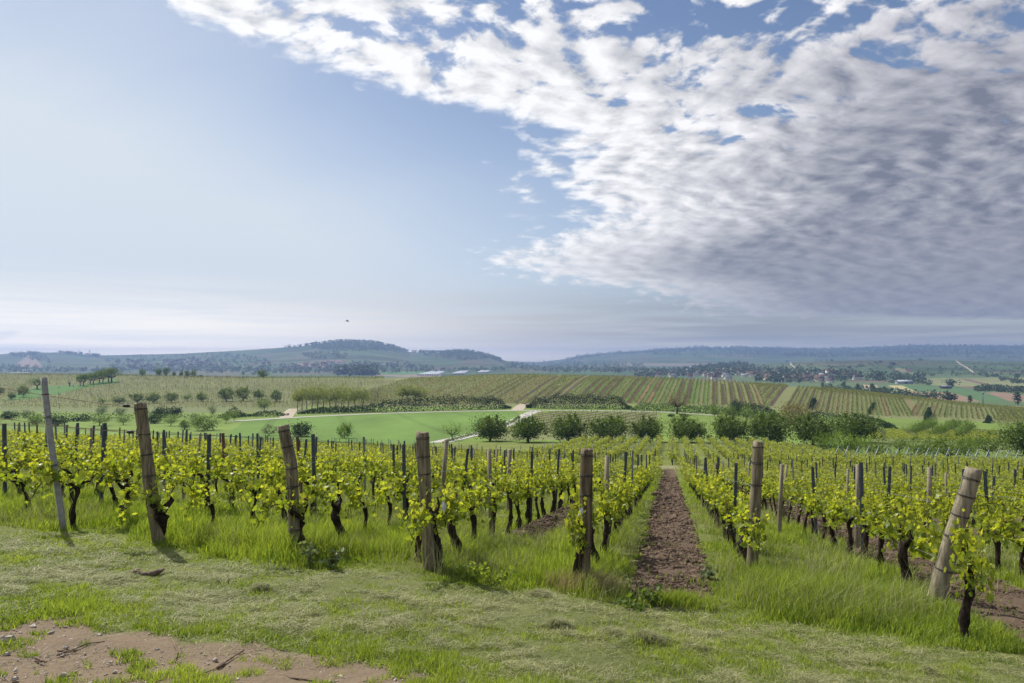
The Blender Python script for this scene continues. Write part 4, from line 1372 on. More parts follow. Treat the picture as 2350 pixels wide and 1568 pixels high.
for i, c in enumerate([(236, 927, 20, 14), (273, 927, 30, 18), (314, 925, 34, 22), (352, 925, 32, 24), (393, 924, 32, 23), (429, 921, 22, 18), (463, 922, 26, 21), (519, 921, 40, 30), (558, 920, 34, 31), (595, 916, 31, 22), (634, 922, 30, 27)]):
    tree('mid' if i not in (0, 5) else 'young', *c, 'dark bushy tree, %s of the row across the hill fields' % ordn(i + 1), 'field_tree', group='bushy trees in a row across the hill fields', ymin=235)
tree('young', 607, 945, 38, 33, 'light round tree at the end of the low hedge near the stony track', 'tree', ymin=200)
for i, (x_, h_) in enumerate([(683, 54), (693, 52), (704, 56), (716, 58), (729, 55), (742, 57), (757, 56), (770, 54), (784, 58), (800, 57), (815, 55), (832, 50)]):
    tree('acacia', x_, 943 - (i % 3) * 2, 36, h_ + (i % 3) * 2, '%s slender yellow-green acacia above the hedge, counted from the stony track' % ordn(i + 1), 'acacia_tree', group='slender acacias in a grove', ymin=220)
for i, (x_, h_) in enumerate([(922, 46), (937, 48), (953, 45), (966, 42)]):
    tree('acacia', x_, 928, 36, h_, '%s acacia of the small separate clump behind the tall hedge' % ordn(i + 1), 'acacia_tree', group='small clump of acacias behind the hedge', ymin=240)
# valley bottom, left
vb = [('lightbush', 470, 988, 64, 34, 'bright leafy bush by the near end of the green field'), ('bush', 355, 972, 34, 22, 'dark bush below the hill among the valley shrubs'),
      ('young', 228, 977, 52, 26, 'light spreading fruit tree in the hollow'), ('bush', 132, 977, 50, 26, 'dark spreading bush in the hollow below the meadow'),
      ('lightbush', 82, 975, 34, 22, 'pale bush in the hollow behind the grey post'), ('young', 283, 975, 36, 22, 'small fruit tree in the hollow next to the spreading one'),
      ('young', 392, 978, 38, 25, 'open fruit tree in the hollow before the dark hedge'), ('mid', 424, 986, 28, 22, 'dark low tree in the hollow beside the bright bush'),
      ('willow', 234, 951, 26, 24, 'grey-green upright shrub above the hollow'), ('young', 519, 971, 24, 24, 'thin fruit tree at the corner of the green field'),
      ('young', 537, 967, 26, 28, 'pale fruit tree on the small bare bank'), ('willow', 487, 952, 22, 22, 'narrow grey-green shrub by the low hedge'),
      ('willow', 618, 1000, 38, 28, 'pale grey-green bush before the green field'), ('bush', 690, 1002, 58, 34, 'broad dark bush overlapping the green field'),
      ('lightbush', 791, 1006, 38, 36, 'single round bush standing before the green field'), ('willow', 445, 975, 20, 26, 'slim shrub behind the bright leafy bush'),
      ('bush', 20, 962, 36, 20, 'dark bush at the field edge cut by the photo side'), ('willow', 60, 958, 30, 18, 'grey-green bush beside the edge bush'),
      ('bush', 372, 958, 44, 26, 'dark clump above the open fruit tree'), ('bush', 400, 955, 30, 24, 'dark clump at the end of the hollow hedge'),
      ('willow', 275, 953, 30, 18, 'low grey shrub between two hollow trees'), ('mid', 330, 953, 26, 16, 'small dark shrub beyond the hollow trees')]
for kd, px, py, w, h, lab in vb:
    tree(kd, px, py, w, h, lab, 'bush' if kd in ('bush', 'lightbush', 'willow') else 'tree', 'bush' if kd in ('bush', 'lightbush', 'willow') else 'tree', ymin=100)
# right part of the valley
vr = [('brown', 1554, 950, 62, 56, 'bare-limbed brownish old tree by the road'), ('young', 1641, 961, 26, 34, 'small light tree on the meadow, first right of the brownish tree'),
      ('young', 1676, 961, 28, 34, 'light tree on the meadow before the dark thicket'), ('young', 1714, 967, 38, 36, 'broad light tree casting shade on the meadow'),
      ('brownbush', 1822, 982, 66, 58, 'large rounded olive-brown tree at the thicket end'), ('lightbush', 1772, 969, 24, 22, 'pale bush at the foot of the olive-brown tree'),
      ('lightbush', 1852, 970, 24, 20, 'light bush right of the olive-brown tree'), ('bush', 1541, 957, 18, 8, 'low dark shrub by the road'), ('bush', 1570, 958, 22, 10, 'second low shrub by the road under the old tree'),
      ('bush', 1690, 950, 30, 34, 'tall dark bush of the thicket behind the light trees'), ('bush', 1408, 955, 8, 4, 'tiny shrub by the road bend')]
for kd, px, py, w, h, lab in vr[:-1]:
    tree(kd, px, py, w, h, lab, 'bush' if 'bush' in kd and kd != 'brownbush' else 'tree', 'bush' if 'bush' in kd and kd != 'brownbush' else 'tree', ymin=150)

# hedges -------------------------------------------------------------------------
def hedge(label, pts, mat=None, name='hedge', ymin=150, dens=34, ls=.36, deep=3.2, seed=1, cat='hedge', ymax=15000):
    """pts: (px, py of the foot, height in grid units)"""
    r = np.random.default_rng(seed)
    W = np.array([gp(p[0], p[1], ymin, ymax) for p in pts]); Hh = 1.55 * np.array([p[2] * W[i][1] / F for i, p in enumerate(pts)])
    d = np.concatenate([[0], np.cumsum(np.linalg.norm(np.diff(W[:, :2], axis=0), axis=1))])
    n = int(d[-1] * dens * Hh.mean() / 4 * 3.2)
    t = r.uniform(0, d[-1], n)
    x = np.interp(t, d, W[:, 0]); y = np.interp(t, d, W[:, 1]); H = np.interp(t, d, Hh)
    lump = .80 + .24 * fbm(t / 3.2, np.full(n, seed * 3.3), 3, seed)
    end = np.clip(np.minimum(t, d[-1] - t) / 4.0, .35, 1)
    H = H * lump * end
    u = r.random(n)
    ang = r.uniform(0, math.pi, n)
    rad = r.uniform(.72, 1.05, n)
    cy = np.cos(ang) * deep * rad; cz = np.sin(ang) * H * rad
    cz = np.where(u < .35, r.random(n) * H * .85, cz)
    y2 = y + deep + cy * np.where(u < .35, .95, 1)
    z = zg(x, y2) + np.maximum(cz, .05)
    P = np.stack([x + r.normal(0, .2, n), y2, z], -1)
    V, T, idx = scatter(QUAD_V, QUAD_T, P, ls * r.uniform(.6, 1.4, n), r, up=.15)
    vv = np.clip(.15 + .55 * cz / np.maximum(H, .1) * r.random(n) + .2 * fbm(t / 2.0, y2 / 2, 2, seed), 0, 1)[idx]
    return tag(obj(name, mesh_np(name, V, [T], mat or L_HEDGE, vv)), label, cat)
hedge('long tall dark hedge behind the green field', [(682, 951, 9), (760, 949, 11), (840, 948, 15), (895, 947, 23), (950, 945, 28), (1040, 943, 27), (1110, 941, 25), (1150, 939, 17), (1172, 938, 8)], dens=34, seed=2)
hedge('tall dark hedge on the other side of the track gap', [(1208, 937, 12), (1230, 938, 22), (1280, 938, 26), (1350, 939, 25), (1430, 940, 24), (1452, 941, 16)], dens=34, seed=3)
hedge('low green hedge running on behind the brownish tree', [(1450, 943, 14), (1520, 944, 14), (1580, 948, 15), (1640, 951, 18), (1690, 954, 18)], mat=L_DARK, seed=4)
hedge('dark thicket behind the light meadow trees', [(1682, 955, 16), (1710, 956, 24), (1750, 957, 22), (1792, 958, 20)], dens=34, seed=5)
hedge('long dark hedge running down beyond the olive-brown tree', [(1862, 960, 10), (1880, 966, 16), (1930, 970, 18), (1980, 974, 17), (2030, 980, 14), (2066, 986, 6)], dens=34, seed=6)
hedge('low hedge below the contour-planted corner', [(2222, 996, 8), (2280, 1000, 9), (2350, 1004, 9), (2420, 1006, 9)], mat=L_DARK, seed=7)
hedge('low dark hedge at the foot of the hill fields', [(556, 958, 11), (600, 957, 11), (652, 956, 11)], seed=8, ymin=120)
hedge('bushy hedge at the corner of the green field', [(496, 960, 17), (525, 960, 18), (556, 958, 15)], seed=9, ymin=120)
hedge('dark hedge down in the hollow', [(146, 968, 16), (175, 968, 17), (200, 968, 14)], seed=10, ymin=120)
hedge('shrubby belt at the far side of the hollow', [(0, 960, 12), (60, 962, 13), (140, 962, 12), (240, 962, 10), (330, 962, 10), (480, 962, 9)], mat=L_DARK, seed=11, ymin=120, dens=14)
hedge('low growth along the green field and the lane', [(1015, 1018, 5), (1075, 1002, 6), (1128, 988, 6), (1178, 970, 5), (1192, 957, 4)], mat=L_YOUNG, seed=12, ymin=110, deep=.8, ls=.22)
for i, (pp, sd) in enumerate([([(2128, 972, 10), (2132, 960, 12), (2137, 948, 12)], 21), ([(2264, 986, 10), (2270, 974, 12), (2276, 964, 9)], 22), ([(1862, 942, 9), (1868, 930, 10), (1873, 920, 8)], 23), ([(1996, 952, 4), (2004, 938, 5), (2010, 928, 4)], 24)]):
    hedge('narrow line of shrubs running up the hillside, %s along the slope' % ordn(i + 1), pp, seed=sd, deep=1.0, ymin=255)

# the vines of the hillside -------------------------------------------------------------
def hillside():
    r = np.random.default_rng(5)
    xs, ys = [], []
    for (x0, y0, t, y1) in HILLROWS:
        L = (y1 - y0) * math.hypot(1, t)
        n = int(L * 7.5)
        f = r.random(n)
        yy = y0 + (y1 - y0) * f
        xs.append(x0 + t * (yy - y0) + r.normal(0, .16, n)); ys.append(yy)
    # fields further round the hill, rows along the slope
    for y0 in np.arange(248, 500, 2.3):
        xa, xb = -.86 * y0, -.20 * y0
        n = int((xb - xa) * 2.4)
        x = r.uniform(xa, xb, n)
        y = y0 + .10 * (x - xa) + r.normal(0, .15, n)
        xs.append(x); ys.append(y)
    # small plot between lane and road
    for x0 in np.arange(-40, 70, 2.3):
        n = 300
        yy = r.uniform(150, 258, n); xx = x0 + .46 * (yy - 150) + r.normal(0, .07, n)
        xs.append(xx); ys.append(yy)
    # corner planted along the contour
    for y0 in np.arange(238, 330, 3.2):
        n = 260
        x = r.uniform(.71 * y0, .84 * y0, n); y = y0 + .25 * (x - .71 * y0)
        xs.append(x); ys.append(y)
    x = np.concatenate(xs); y = np.concatenate(ys); z = zg(x, y)
    px = CX + F * x / y; py = HY - F * z / y
    keep = np.ones(len(x), bool)
    left = (x / y < -.195) & (y > 240)
    hb = np.interp(x / y, [-.85, -.6, -.3, 0], [238, 240, 262, 268])
    mid = (y < 262) & ~left & (x / y < .3)
    keep &= ~(left & (y < hb))
    keep &= ~(mid & ~(in_poly(px, py, MIDVINES) | in_poly(px, py, MIDVINES2)))
    mead = in_poly(px, py, Z1([(0, 770), (430, 610), (700, 600), (960, 590), (1100, 560), (1330, 520), (1300, 570), (1000, 620), (640, 700), (300, 760)]))
    keep &= ~(left & mead)
    keep &= ~(left & (np.abs(fbm(x / 60, y / 12, 2, 4)) < .035))
    x, y, z, px = x[keep], y[keep], z[keep], px[keep]
    n = len(x)
    P = np.stack([x, y, z + r.uniform(.25, 1.05, n)], -1)
    S = r.uniform(.24, .44, n) * np.where((y < 262) & ~left[keep], .7, 1.0)
    V, T, idx = scatter(QUAD_V, QUAD_T, P, S, r, up=.3)
    vv = np.clip(.25 + .5 * r.random(n), 0, 1)[idx]
    mb = MB(); mb.add(V, None, T, vv, 0)
    # thin posts
    sel = r.random(n) < np.where(x / y < -.195, .055, .012)
    X, Y, Z = x[sel], y[sel], z[sel]
    m = len(X); w = .032; h = 1.8
    off = np.array([(-w, 0, 0), (w, 0, 0), (w, 0, h), (-w, 0, h)])
    off2 = np.array([(0, -w, 0), (0, w, 0), (0, w, h), (0, -w, h)])
    for of in (off, off2):
        v = np.stack([X, Y, Z], -1)[:, None, :] + of[None]
        mb.add(v.reshape(-1, 3), np.arange(4)[None] + 4 * np.arange(m)[:, None], None, .5, 1)
    tag(obj('hillside_grapevines', mb.mesh('hillside_grapevines', [L_HILLVINE, MAT_STEEL])), 'vine rows covering the opposite hillside', 'vines', None, 'stuff')
hillside()
def mid_soil():
    mb = MB()
    for k, x0 in enumerate(np.arange(-40, 70, 4.6)):
        run = []
        for y in np.arange(150, 258, 3):
            x = x0 + 1.15 + .46 * (y - 150); z = z1(x, y)
            a = np.array([CX + F * x / y]); b_ = np.array([HY - F * z / y])
            if in_poly(a, b_, MIDVINES)[0]: run.append((x, y))
        if len(run) > 4:
            v, q = ribbon_pts(run, 1.1, .08, 2, 4); mb.add(v, q)
    tag(obj('ploughed_earth', mb.mesh('ploughed_earth', MAT_SOIL)), 'ploughed earth between the rows of the plot beside the lane', None, None, 'structure')
mid_soil()

# far woods as one mass per wood --------------------------------------------------------
def wood(label, polys, n, ymin, ymax, hgt=(8, 13), seed=1, name='woodland', mat=None, sample_edge=None):
    r = np.random.default_rng(seed)
    pts = []
    for poly, m in polys:
        xs = [p[0] for p in poly]; ys_ = [p[1] for p in poly]
        cnt = 0; tries = 0
        while cnt < m and tries < m * 6:
            tries += 1
            a, b = r.uniform(min(xs), max(xs)), r.uniform(min(ys_), max(ys_))
            if not in_poly(np.array([a]), np.array([b]), poly)[0]: continue
            p = gp(a, b, ymin, ymax)
            if p[1] >= ymax * .99: continue
            pts.append(p); cnt += 1
    C = np.array(pts); m = len(C)
    H = r.uniform(hgt[0], hgt[1], m); k = 16
    vid = np.repeat(np.arange(m), k)
    d = r.standard_normal((m * k, 3)); d /= np.linalg.norm(d, axis=1)[:, None]; d *= r.uniform(.5, 1, m * k)[:, None] ** .5
    P = C[vid] + np.stack([d[:, 0] * H[vid] * .46, d[:, 1] * H[vid] * .46, H[vid] * .5 + d[:, 2] * H[vid] * .45], -1)
    V, T, idx = scatter(QUAD_V, QUAD_T, P, H[vid] * r.uniform(.22, .42, m * k), r, up=.2)
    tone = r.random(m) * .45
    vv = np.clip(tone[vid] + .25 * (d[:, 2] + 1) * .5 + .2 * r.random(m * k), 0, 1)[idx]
    tag(obj(name, mesh_np(name, V, [T], mat or L_FAR, vv)), label, 'woodland', None, 'stuff')
def band(cr, x0, x1, dtop, dbot, step=20):
    xs = np.arange(x0, x1 + 1, step); t = np.interp(xs, [c[0] for c in cr], [c[1] for c in cr])
    return [(x, y + dtop) for x, y in zip(xs, t)] + [(x, y + dbot) for x, y in zip(xs[::-1], t[::-1])]
wood('wood on the round hill top', [([(718, 790), (735, 784), (780, 779), (850, 781), (900, 790), (945, 804), (900, 806), (800, 806), (720, 803), (715, 796)], 620),
      (band(CR_L, 1010, 1150, 0, 9, 10), 330), ([(955, 806), (1010, 806), (1080, 812), (1150, 822), (1060, 828), (980, 818)], 300), ([(690, 812), (775, 808), (810, 822), (740, 826), (700, 822)], 120)], 0, 2400, 3650, (8, 13), 61)
wood('tree clumps along the low crest of the hill', [(band(CR_L, 20, 95, 1, 7, 12), 60), (band(CR_L, 134, 175, 0, 3, 8), 36), (band(CR_L, 175, 240, 0, 6, 10), 40), ([(30, 820), (90, 812), (110, 826), (125, 838), (90, 832)], 40),
      ([(650, 797), (690, 794), (700, 798), (655, 799)], 20), (band(CR_L, 700, 735, -1, 2, 8), 30), (band(CR_L, 945, 1010, 0, 3, 10), 40)], 0, 2400, 3650, (9, 15), 62)
wood('trees along the foot of the hills and round the hill village', [([(0, 838), (120, 846), (260, 850), (420, 846), (600, 846), (760, 850), (900, 852), (1150, 845), (1160, 852), (900, 858), (600, 857), (300, 855), (0, 855)], 520),
      ([(230, 826), (330, 818), (440, 815), (520, 812), (600, 822), (640, 838), (600, 850), (420, 850), (270, 850)], 420), ([(640, 838), (800, 832), (940, 836), (1000, 846), (800, 852), (650, 850)], 220)], 0, 1500, 3500, (7, 12), 63)
wood('tall dark poplar grove at the hill foot', [([(770, 856), (860, 858), (866, 862), (772, 860)], 130)], 0, 900, 2400, (17, 24), 64)
wood('long wood on the far ridge', [(band(CR_R, 1300, 1500, 0, 8), 240), (band(CR_R, 1500, 1800, 0, 13), 460), (band(CR_R, 1800, 2400, 0, 22), 1200), ([(1500, 812), (1900, 810), (2300, 812), (2350, 824), (1900, 818), (1600, 820)], 260)], 0, 3300, 5750, (10, 17), 65)
wood('trees of the plain in the gap between the hills', [([(1150, 832), (1250, 829), (1350, 833), (1480, 838), (1480, 856), (1300, 856), (1160, 850)], 420)], 0, 1100, 9000, (9, 15), 66)
wood('trees round the village of red roofs', [([(1480, 846), (1560, 840), (1600, 833), (1690, 832), (1730, 840), (1730, 862), (1600, 864), (1490, 866)], 430), ([(1730, 846), (1830, 850), (1980, 858), (2060, 864), (2120, 868), (2120, 876), (1980, 874), (1830, 880), (1740, 878)], 240),
      ([(1460, 856), (1480, 850), (1500, 868), (1460, 866)], 40)], 0, 800, 2300, (8, 15), 67)
wood('bushes along the terraces of the middle slope', [([(1730, 836), (2400, 832), (2400, 860), (1960, 856), (1760, 846)], 110), ([(2100, 858), (2400, 856), (2400, 866), (2120, 864)], 60)], 0, 1000, 2300, (4, 8), 68)
wood('belt of trees where the far slope meets the plain', [([(1900, 890), (1980, 898), (2060, 906), (2180, 914), (2180, 920), (2050, 914), (1980, 905), (1880, 896)], 90), ([(2040, 868), (2110, 876), (2140, 882), (2120, 884), (2060, 876)], 60),
      ([(2240, 893), (2285, 895), (2285, 899), (2240, 899)], 40), ([(2285, 896), (2350, 898), (2350, 903), (2285, 901)], 40), ([(2295, 868), (2350, 878), (2350, 884), (2330, 882), (2296, 876)], 40)], 0, 520, 2000, (4, 8), 69)
# single far trees
ft = [('poplar', 1888, 893, 6, 18), ('poplar', 1936, 893, 8, 19), ('poplar', 1969, 900, 8, 22), ('poplar', 2002, 903, 9, 26), ('poplar', 2019, 904, 8, 16), ('poplar', 2029, 905, 8, 20), ('poplar', 2035, 906, 6, 13), ('poplar', 2227, 925, 8, 21), ('poplar', 2336, 930, 13, 36),
      ('poplar', 1834, 880, 5, 13), ('poplar', 1795, 878, 6, 13), ('poplar', 1735, 876, 6, 14), ('poplar', 1420, 858, 6, 16), ('poplar', 1413, 857, 5, 12)]
for i, (kd, px, py, w, h) in enumerate(ft):
    tree(kd, px, py, w, h, '%s of the dark upright poplars on the far plain' % ordn(i + 1), 'poplar_tree', group='upright poplars on the far plain', ymin=520)
ff = [('far', 2176, 921, 30, 23), ('far', 2116, 919, 22, 13), ('far', 2182, 888, 26, 16), ('far', 2051, 838, 18, 9), ('far', 2047, 848, 10, 7), ('far', 1977, 842, 14, 7), ('far', 2010, 834, 8, 5), ('far', 2021, 833, 8, 5), ('far', 2113, 828, 9, 6), ('far', 1806, 833, 8, 6), ('far', 2333, 866, 18, 10),
      ('far', 2264, 866, 14, 8), ('far', 2285, 865, 16, 8), ('far', 2086, 867, 16, 9), ('far', 2111, 867, 18, 9), ('far', 2303, 873, 12, 8), ('far', 2131, 885, 10, 7), ('far', 2049, 879, 16, 8), ('far', 1884, 829, 6, 4), ('far', 1897, 829, 6, 4), ('far', 1909, 829, 6, 4), ('far', 1873, 829, 6, 4)]
for i, (kd, px, py, w, h) in enumerate(ff):
    tree(kd, px, py, w, h, '%s lone rounded tree among the far fields' % ordn(i + 1), 'field_tree', group='lone rounded trees among the far fields', ymin=520)
for i, (px, py, w, h) in enumerate([(191, 853, 6, 12), (214, 853, 7, 9), (238, 853, 8, 10), (262, 853, 8, 14), (281, 853, 7, 12), (332, 854, 6, 9), (558, 860, 5, 7), (582, 860, 6, 6), (776, 862, 8, 9), (804, 863, 7, 8), (712, 850, 4, 9), (355, 854, 7, 8)]):
    tree('poplar', px, py, w * 1.5, h, '%s dark poplar rising behind the hill crest' % ordn(i + 1), 'poplar_tree', group='dark poplars rising behind the hill crest', ymin=620)

# houses ------------------------------------------------------------------------------------
MAT_RENDER = solid_mat('pale_render', (.52, .48, .42), (.66, .62, .56), .6, .9)
MAT_RENDER2 = solid_mat('ochre_render', (.42, .32, .22), (.52, .42, .30), .6, .9)
MAT_ROOF = solid_mat('clay_roof_tiles', (.095, .058, .048), (.16, .098, .078), 1.5, .9)
MAT_ROOFG = solid_mat('grey_roof_sheet', (.24, .25, .27), (.34, .35, .37), 1.5, .7)
MAT_GLASS = solid_mat('dark_window', (.03, .035, .045), (.06, .07, .08), 1.0, .3)
MAT_SHEET = solid_mat('white_sheeting', (.60, .62, .63), (.74, .76, .77), .3, .5)
def house_meshes(L, W, Hh, Rh, wall, roof):
    wm = MB()
    l, w = L / 2, W / 2
    v = [(-l, -w, -2), (l, -w, -2), (l, w, -2), (-l, w, -2), (-l, -w, Hh), (l, -w, Hh), (l, w, Hh), (-l, w, Hh), (-l, 0, Hh + Rh), (l, 0, Hh + Rh)]
    wm.add(v, [[0, 1, 5, 4], [2, 3, 7, 6], [1, 2, 6, 5], [3, 0, 4, 7]], [[4, 7, 8], [5, 9, 6]])
    rm = MB(); e = .5; t = .25
    for sg in (-1, 1):
        a = [(-l - e, sg * (w + e), Hh - .25), (l + e, sg * (w + e), Hh - .25), (l + e, 0, Hh + Rh + .12), (-l - e, 0, Hh + Rh + .12)]
        b = [(x, y, z + t) for x, y, z in a]
        rm.add(a + b, [[0, 1, 2, 3], [7, 6, 5, 4], [0, 4, 5, 1], [1, 5, 6, 2], [3, 7, 4, 0]])
    rm.box((l * .4, 0, Hh + Rh + .5), (.9, .7, 1.6))
    win = MB()
    for sx in (-.55, -.1, .4):
        for z in (1.5, 4.0):
            if z < Hh - .8:
                for sg in (-1, 1): win.box((sx * L / 2 * 1.5, sg * (w + .03), z), (1.1, .08, 1.3))
    for sg in (-1, 1):
        win.box((sg * (l + .03), -w * .4, 1.8), (.08, 1.1, 1.3)); win.box((sg * (l + .03), w * .35, 1.8), (.08, 1.1, 1.3))
    return wm.mesh('wall', wall), rm.mesh('roof', roof), win.mesh('window', MAT_GLASS)
HV = [house_meshes(12, 9, 5.5, 4.2, MAT_RENDER, MAT_ROOF), house_meshes(10, 8, 4.5, 3.8, MAT_RENDER, MAT_ROOF), house_meshes(15, 9, 6, 4.5, MAT_RENDER2, MAT_ROOF), house_meshes(11, 9, 5, 4, MAT_RENDER2, MAT_ROOF), house_meshes(13, 10, 4, 3, MAT_RENDER, MAT_ROOFG)]
def house(px, py, ymin, ymax, k, rz, label, sc=1.0, group='village houses among trees', name='house', cat='house'):
    x, y, z = gp(px, py, ymin, ymax)
    root = empty(name, (x, y, z), rz, label, cat, group)
    root.scale = (sc, sc, sc)
    for m, nme in zip(HV[k][:2], ('wall', 'roof')): obj(nme, m, root)
    return root
rh = random.Random(3)
KINDN = ['pale house with a steep clay roof', 'small pale house with a red roof', 'long ochre house with a clay roof', 'ochre house with a red roof', 'pale house with a grey roof']
def hamlet(spots, ymin, ymax, where, group, s0, s1):
    spots.sort()
    for i, (px, py) in enumerate(spots):
        k = rh.randrange(5)
        house(px, py, ymin, ymax, k, rh.uniform(0, 3.1), '%s, %s house %s' % (KINDN[k], ordn(i + 1), where), rh.uniform(s0, s1), group)
sp = []
for i in range(52):
    px = rh.uniform(1500, 1775); py = 862 + rh.uniform(-10, 6) + (px - 1500) * .02
    if px < 1600 and rh.random() < .3: py = rh.uniform(846, 855)
    sp.append((px, py))
hamlet(sp, 800, 2300, 'across the village of red roofs', 'village houses among trees', .85, 1.2)
wh = house(1805, 876, 800, 2300, 1, .25, 'white gabled house standing clear at the village edge', 1.3, None)
for (wx, wz) in ((-2.5, 1.6), (1.2, 1.6), (2.6, 1.6)):
    m_ = MB(); m_.box((wx, -4.05, wz), (1.1, .1, 1.3)); obj('window', m_.mesh('window', MAT_GLASS), wh)
hamlet([(1825, 875), (1845, 875), (1862, 874), (1880, 876), (1898, 875), (1826, 862), (1870, 862), (1889, 866), (1905, 879), (1938, 868), (1945, 864), (1966, 872), (1890, 872), (1850, 868)], 800, 2300, 'right of the white gabled one', 'village houses at the thin end of the village', .9, 1.2)
sp = []
for i in range(48):
    a = rh.random()
    sp.append((270 + a * 250 + rh.uniform(-20, 20), rh.uniform(828, 848) - a * 4))
hamlet(sp, 1800, 3400, 'along the village on the hill slope', 'tiny houses on the hill slope', .9, 1.5)
hamlet([(rh.uniform(640, 960), rh.uniform(838, 848)) for i in range(26)], 1800, 3400, 'along the foot of the round hill', 'tiny houses at the foot of the round hill', .9, 1.3)
# church, barns, mast, greenhouses
x, y, z = gp(1912, 868, 800, 2300)
ch = empty('church', (x, y, z), .3, 'pale village church with a square tower', 'church')
a_, b_, c_ = house_meshes(22, 11, 8, 6, MAT_RENDER, MAT_ROOF); obj('wall', a_, ch); obj('roof', b_, ch)
mb = MB(); mb.box((-13, 0, 6), (5, 5, 16)); mb.add([(-15.8, -2.8, 14), (-10.2, -2.8, 14), (-10.2, 2.8, 14), (-15.8, 2.8, 14), (-13, 0, 20)], None, [[0, 1, 4], [1, 2, 4], [2, 3, 4], [3, 0, 4]], .5, 1)
obj('tower', mb.mesh('tower', [MAT_RENDER, MAT_ROOF]), ch)
def barn(px, py, w, h, label, wall, roof, ymin=600):
    x, y, z = gp(px, py, ymin); L = w * y / F; H = h * y / F
    r_ = empty('barn', (x, y, z), .06, label, 'barn')
    a, b, c = house_meshes(L, L * .45, H * .7, H * .3, wall, roof); obj('wall', a, r_); obj('roof', b, r_)
    m = MB(); m.box((0, -L * .225 - .05, H * .28), (L * .18, .12, H * .55)); obj('door', m.mesh('door', MAT_GLASS), r_)
barn(2075, 881, 34, 8, 'long pale grey barn in the middle of the plain', MAT_ROOFG, MAT_SHEET)
barn(2170, 892, 23, 7, 'low dark brick barn beside a rounded tree', MAT_ROOF, MAT_ROOFG)
barn(62, 853, 18, 4, 'long white shed behind the hill crest', MAT_SHEET, MAT_SHEET, 620)
barn(1588, 844, 12, 3, 'flat white hall above the village trees', MAT_SHEET, MAT_SHEET, 900)
x, y, z = gp(2256, 926, 520)
mt = empty('phone_mast', (x, y, z), 0, 'slim grey phone mast on the far plain', 'mast')
mb = MB(); mb.tube([(0, 0, 0), (0, 0, 9.5)], [.35, .22], 8); obj('pole', mb.mesh('pole', MAT_GALV), mt)
for a in range(3):
    m = MB(); m.box((math.cos(a * 2.1) * .6, math.sin(a * 2.1) * .6, 8.3), (.35, .35, 2.0)); obj('antenna', m.mesh('antenna', MAT_GALV), mt)
for i, (pts, lab) in enumerate([([(958, 864), (992, 856), (1022, 856), (1006, 864)], 'largest field of white plastic tunnels on the plain'), ([(1036, 862), (1056, 855), (1078, 854), (1066, 861)], 'middle field of white plastic tunnels'), ([(1094, 859), (1104, 854), (1126, 853.5), (1120, 858)], 'smallest field of white plastic tunnels')]):
    q = [np.array(gp(p[0], p[1] - 2.0, 900)) for p in pts]
    mb = MB(); n = 9
    for k in range(n):
        a0 = q[0] + (q[3] - q[0]) * k / n; a1 = q[0] + (q[3] - q[0]) * (k + .92) / n
        b0 = q[1] + (q[2] - q[1]) * k / n; b1 = q[1] + (q[2] - q[1]) * (k + .92) / n
        pr = []
        for e0, e1 in ((a0, a1), (b0, b1)):
            for t in np.linspace(0, 1, 7):
                p = e0 + (e1 - e0) * t; p = p.copy(); p[2] = z1(p[0], p[1]) + 3.6 * math.sin(math.pi * t) ** .6
                pr.append(p)
        mb.add(pr, [[j, j + 1, 8 + j, 7 + j] for j in range(6)])
    tag(obj('plastic_greenhouse', mb.mesh('plastic_greenhouse', MAT_SHEET)), lab, 'greenhouse')
def pylon(px, lab):
    x, y, z = gp(px, 818, 2400, 3600); H = 30; mb = MB()
    for a in ((-3, -3), (3, -3), (3, 3), (-3, 3)): mb.tube([(a[0], a[1], 0), (a[0] * .2, a[1] * .2, H)], [.45, .3], 4)
    for zz, w in ((H * .7, 9), (H * .85, 7), (H * .98, 5)): mb.tube([(-w, 0, zz), (w, 0, zz)], .35, 4)
    tag(obj('power_pylon', mb.mesh('power_pylon', MAT_GALV), None, (x, y, z)), lab, 'pylon')
pylon(182, 'smaller grey power pylon on the low hill crest'); pylon(205, 'taller grey power pylon on the low hill crest')

# the bird ----------------------------------------------------------------------------------
MAT_BIRD = solid_mat('dark_feathers', (.02, .02, .022), (.05, .048, .045), 9, .8)
yb = 90.0; xb = (797 - CX) / F * yb; zb = (HY - 737) / F * yb
bd = MB()
bd.tube([(-.22, 0, 0), (-.15, 0, .01), (-.02, 0, 0), (.14, 0, 0), (.20, 0, .01), (.25, 0, 0)], [.012, .04, .055, .035, .03, .006], 7)
bd.add([(-.22, .02, 0), (-.22, -.02, 0), (-.36, -.07, -.01), (-.36, .07, -.01)], [[0, 1, 2, 3]])
bird = obj('bird', bd.mesh('bird', MAT_BIRD), None, (xb, yb, zb)); tag(bird, 'small dark bird gliding against the pale sky', 'bird'); bird.rotation_euler = (.3, -.1, .5)
for sg in (-1, 1):
    w = MB(); w.add([(.10, sg * .04, .01), (.13, sg * .24, .10), (.02, sg * .50, .02), (-.06, sg * .46, .01), (-.07, sg * .22, .07), (-.08, sg * .04, .0),
                     (.10, sg * .04, .0), (.13, sg * .24, .085), (.02, sg * .50, .012), (-.06, sg * .46, .0), (-.07, sg * .22, .055), (-.08, sg * .04, -.012)],
                    [[0, 1, 4, 5], [1, 2, 3, 4], [6, 11, 10, 7], [7, 10, 9, 8]])
    obj('wing', w.mesh('wing', MAT_BIRD), bird)
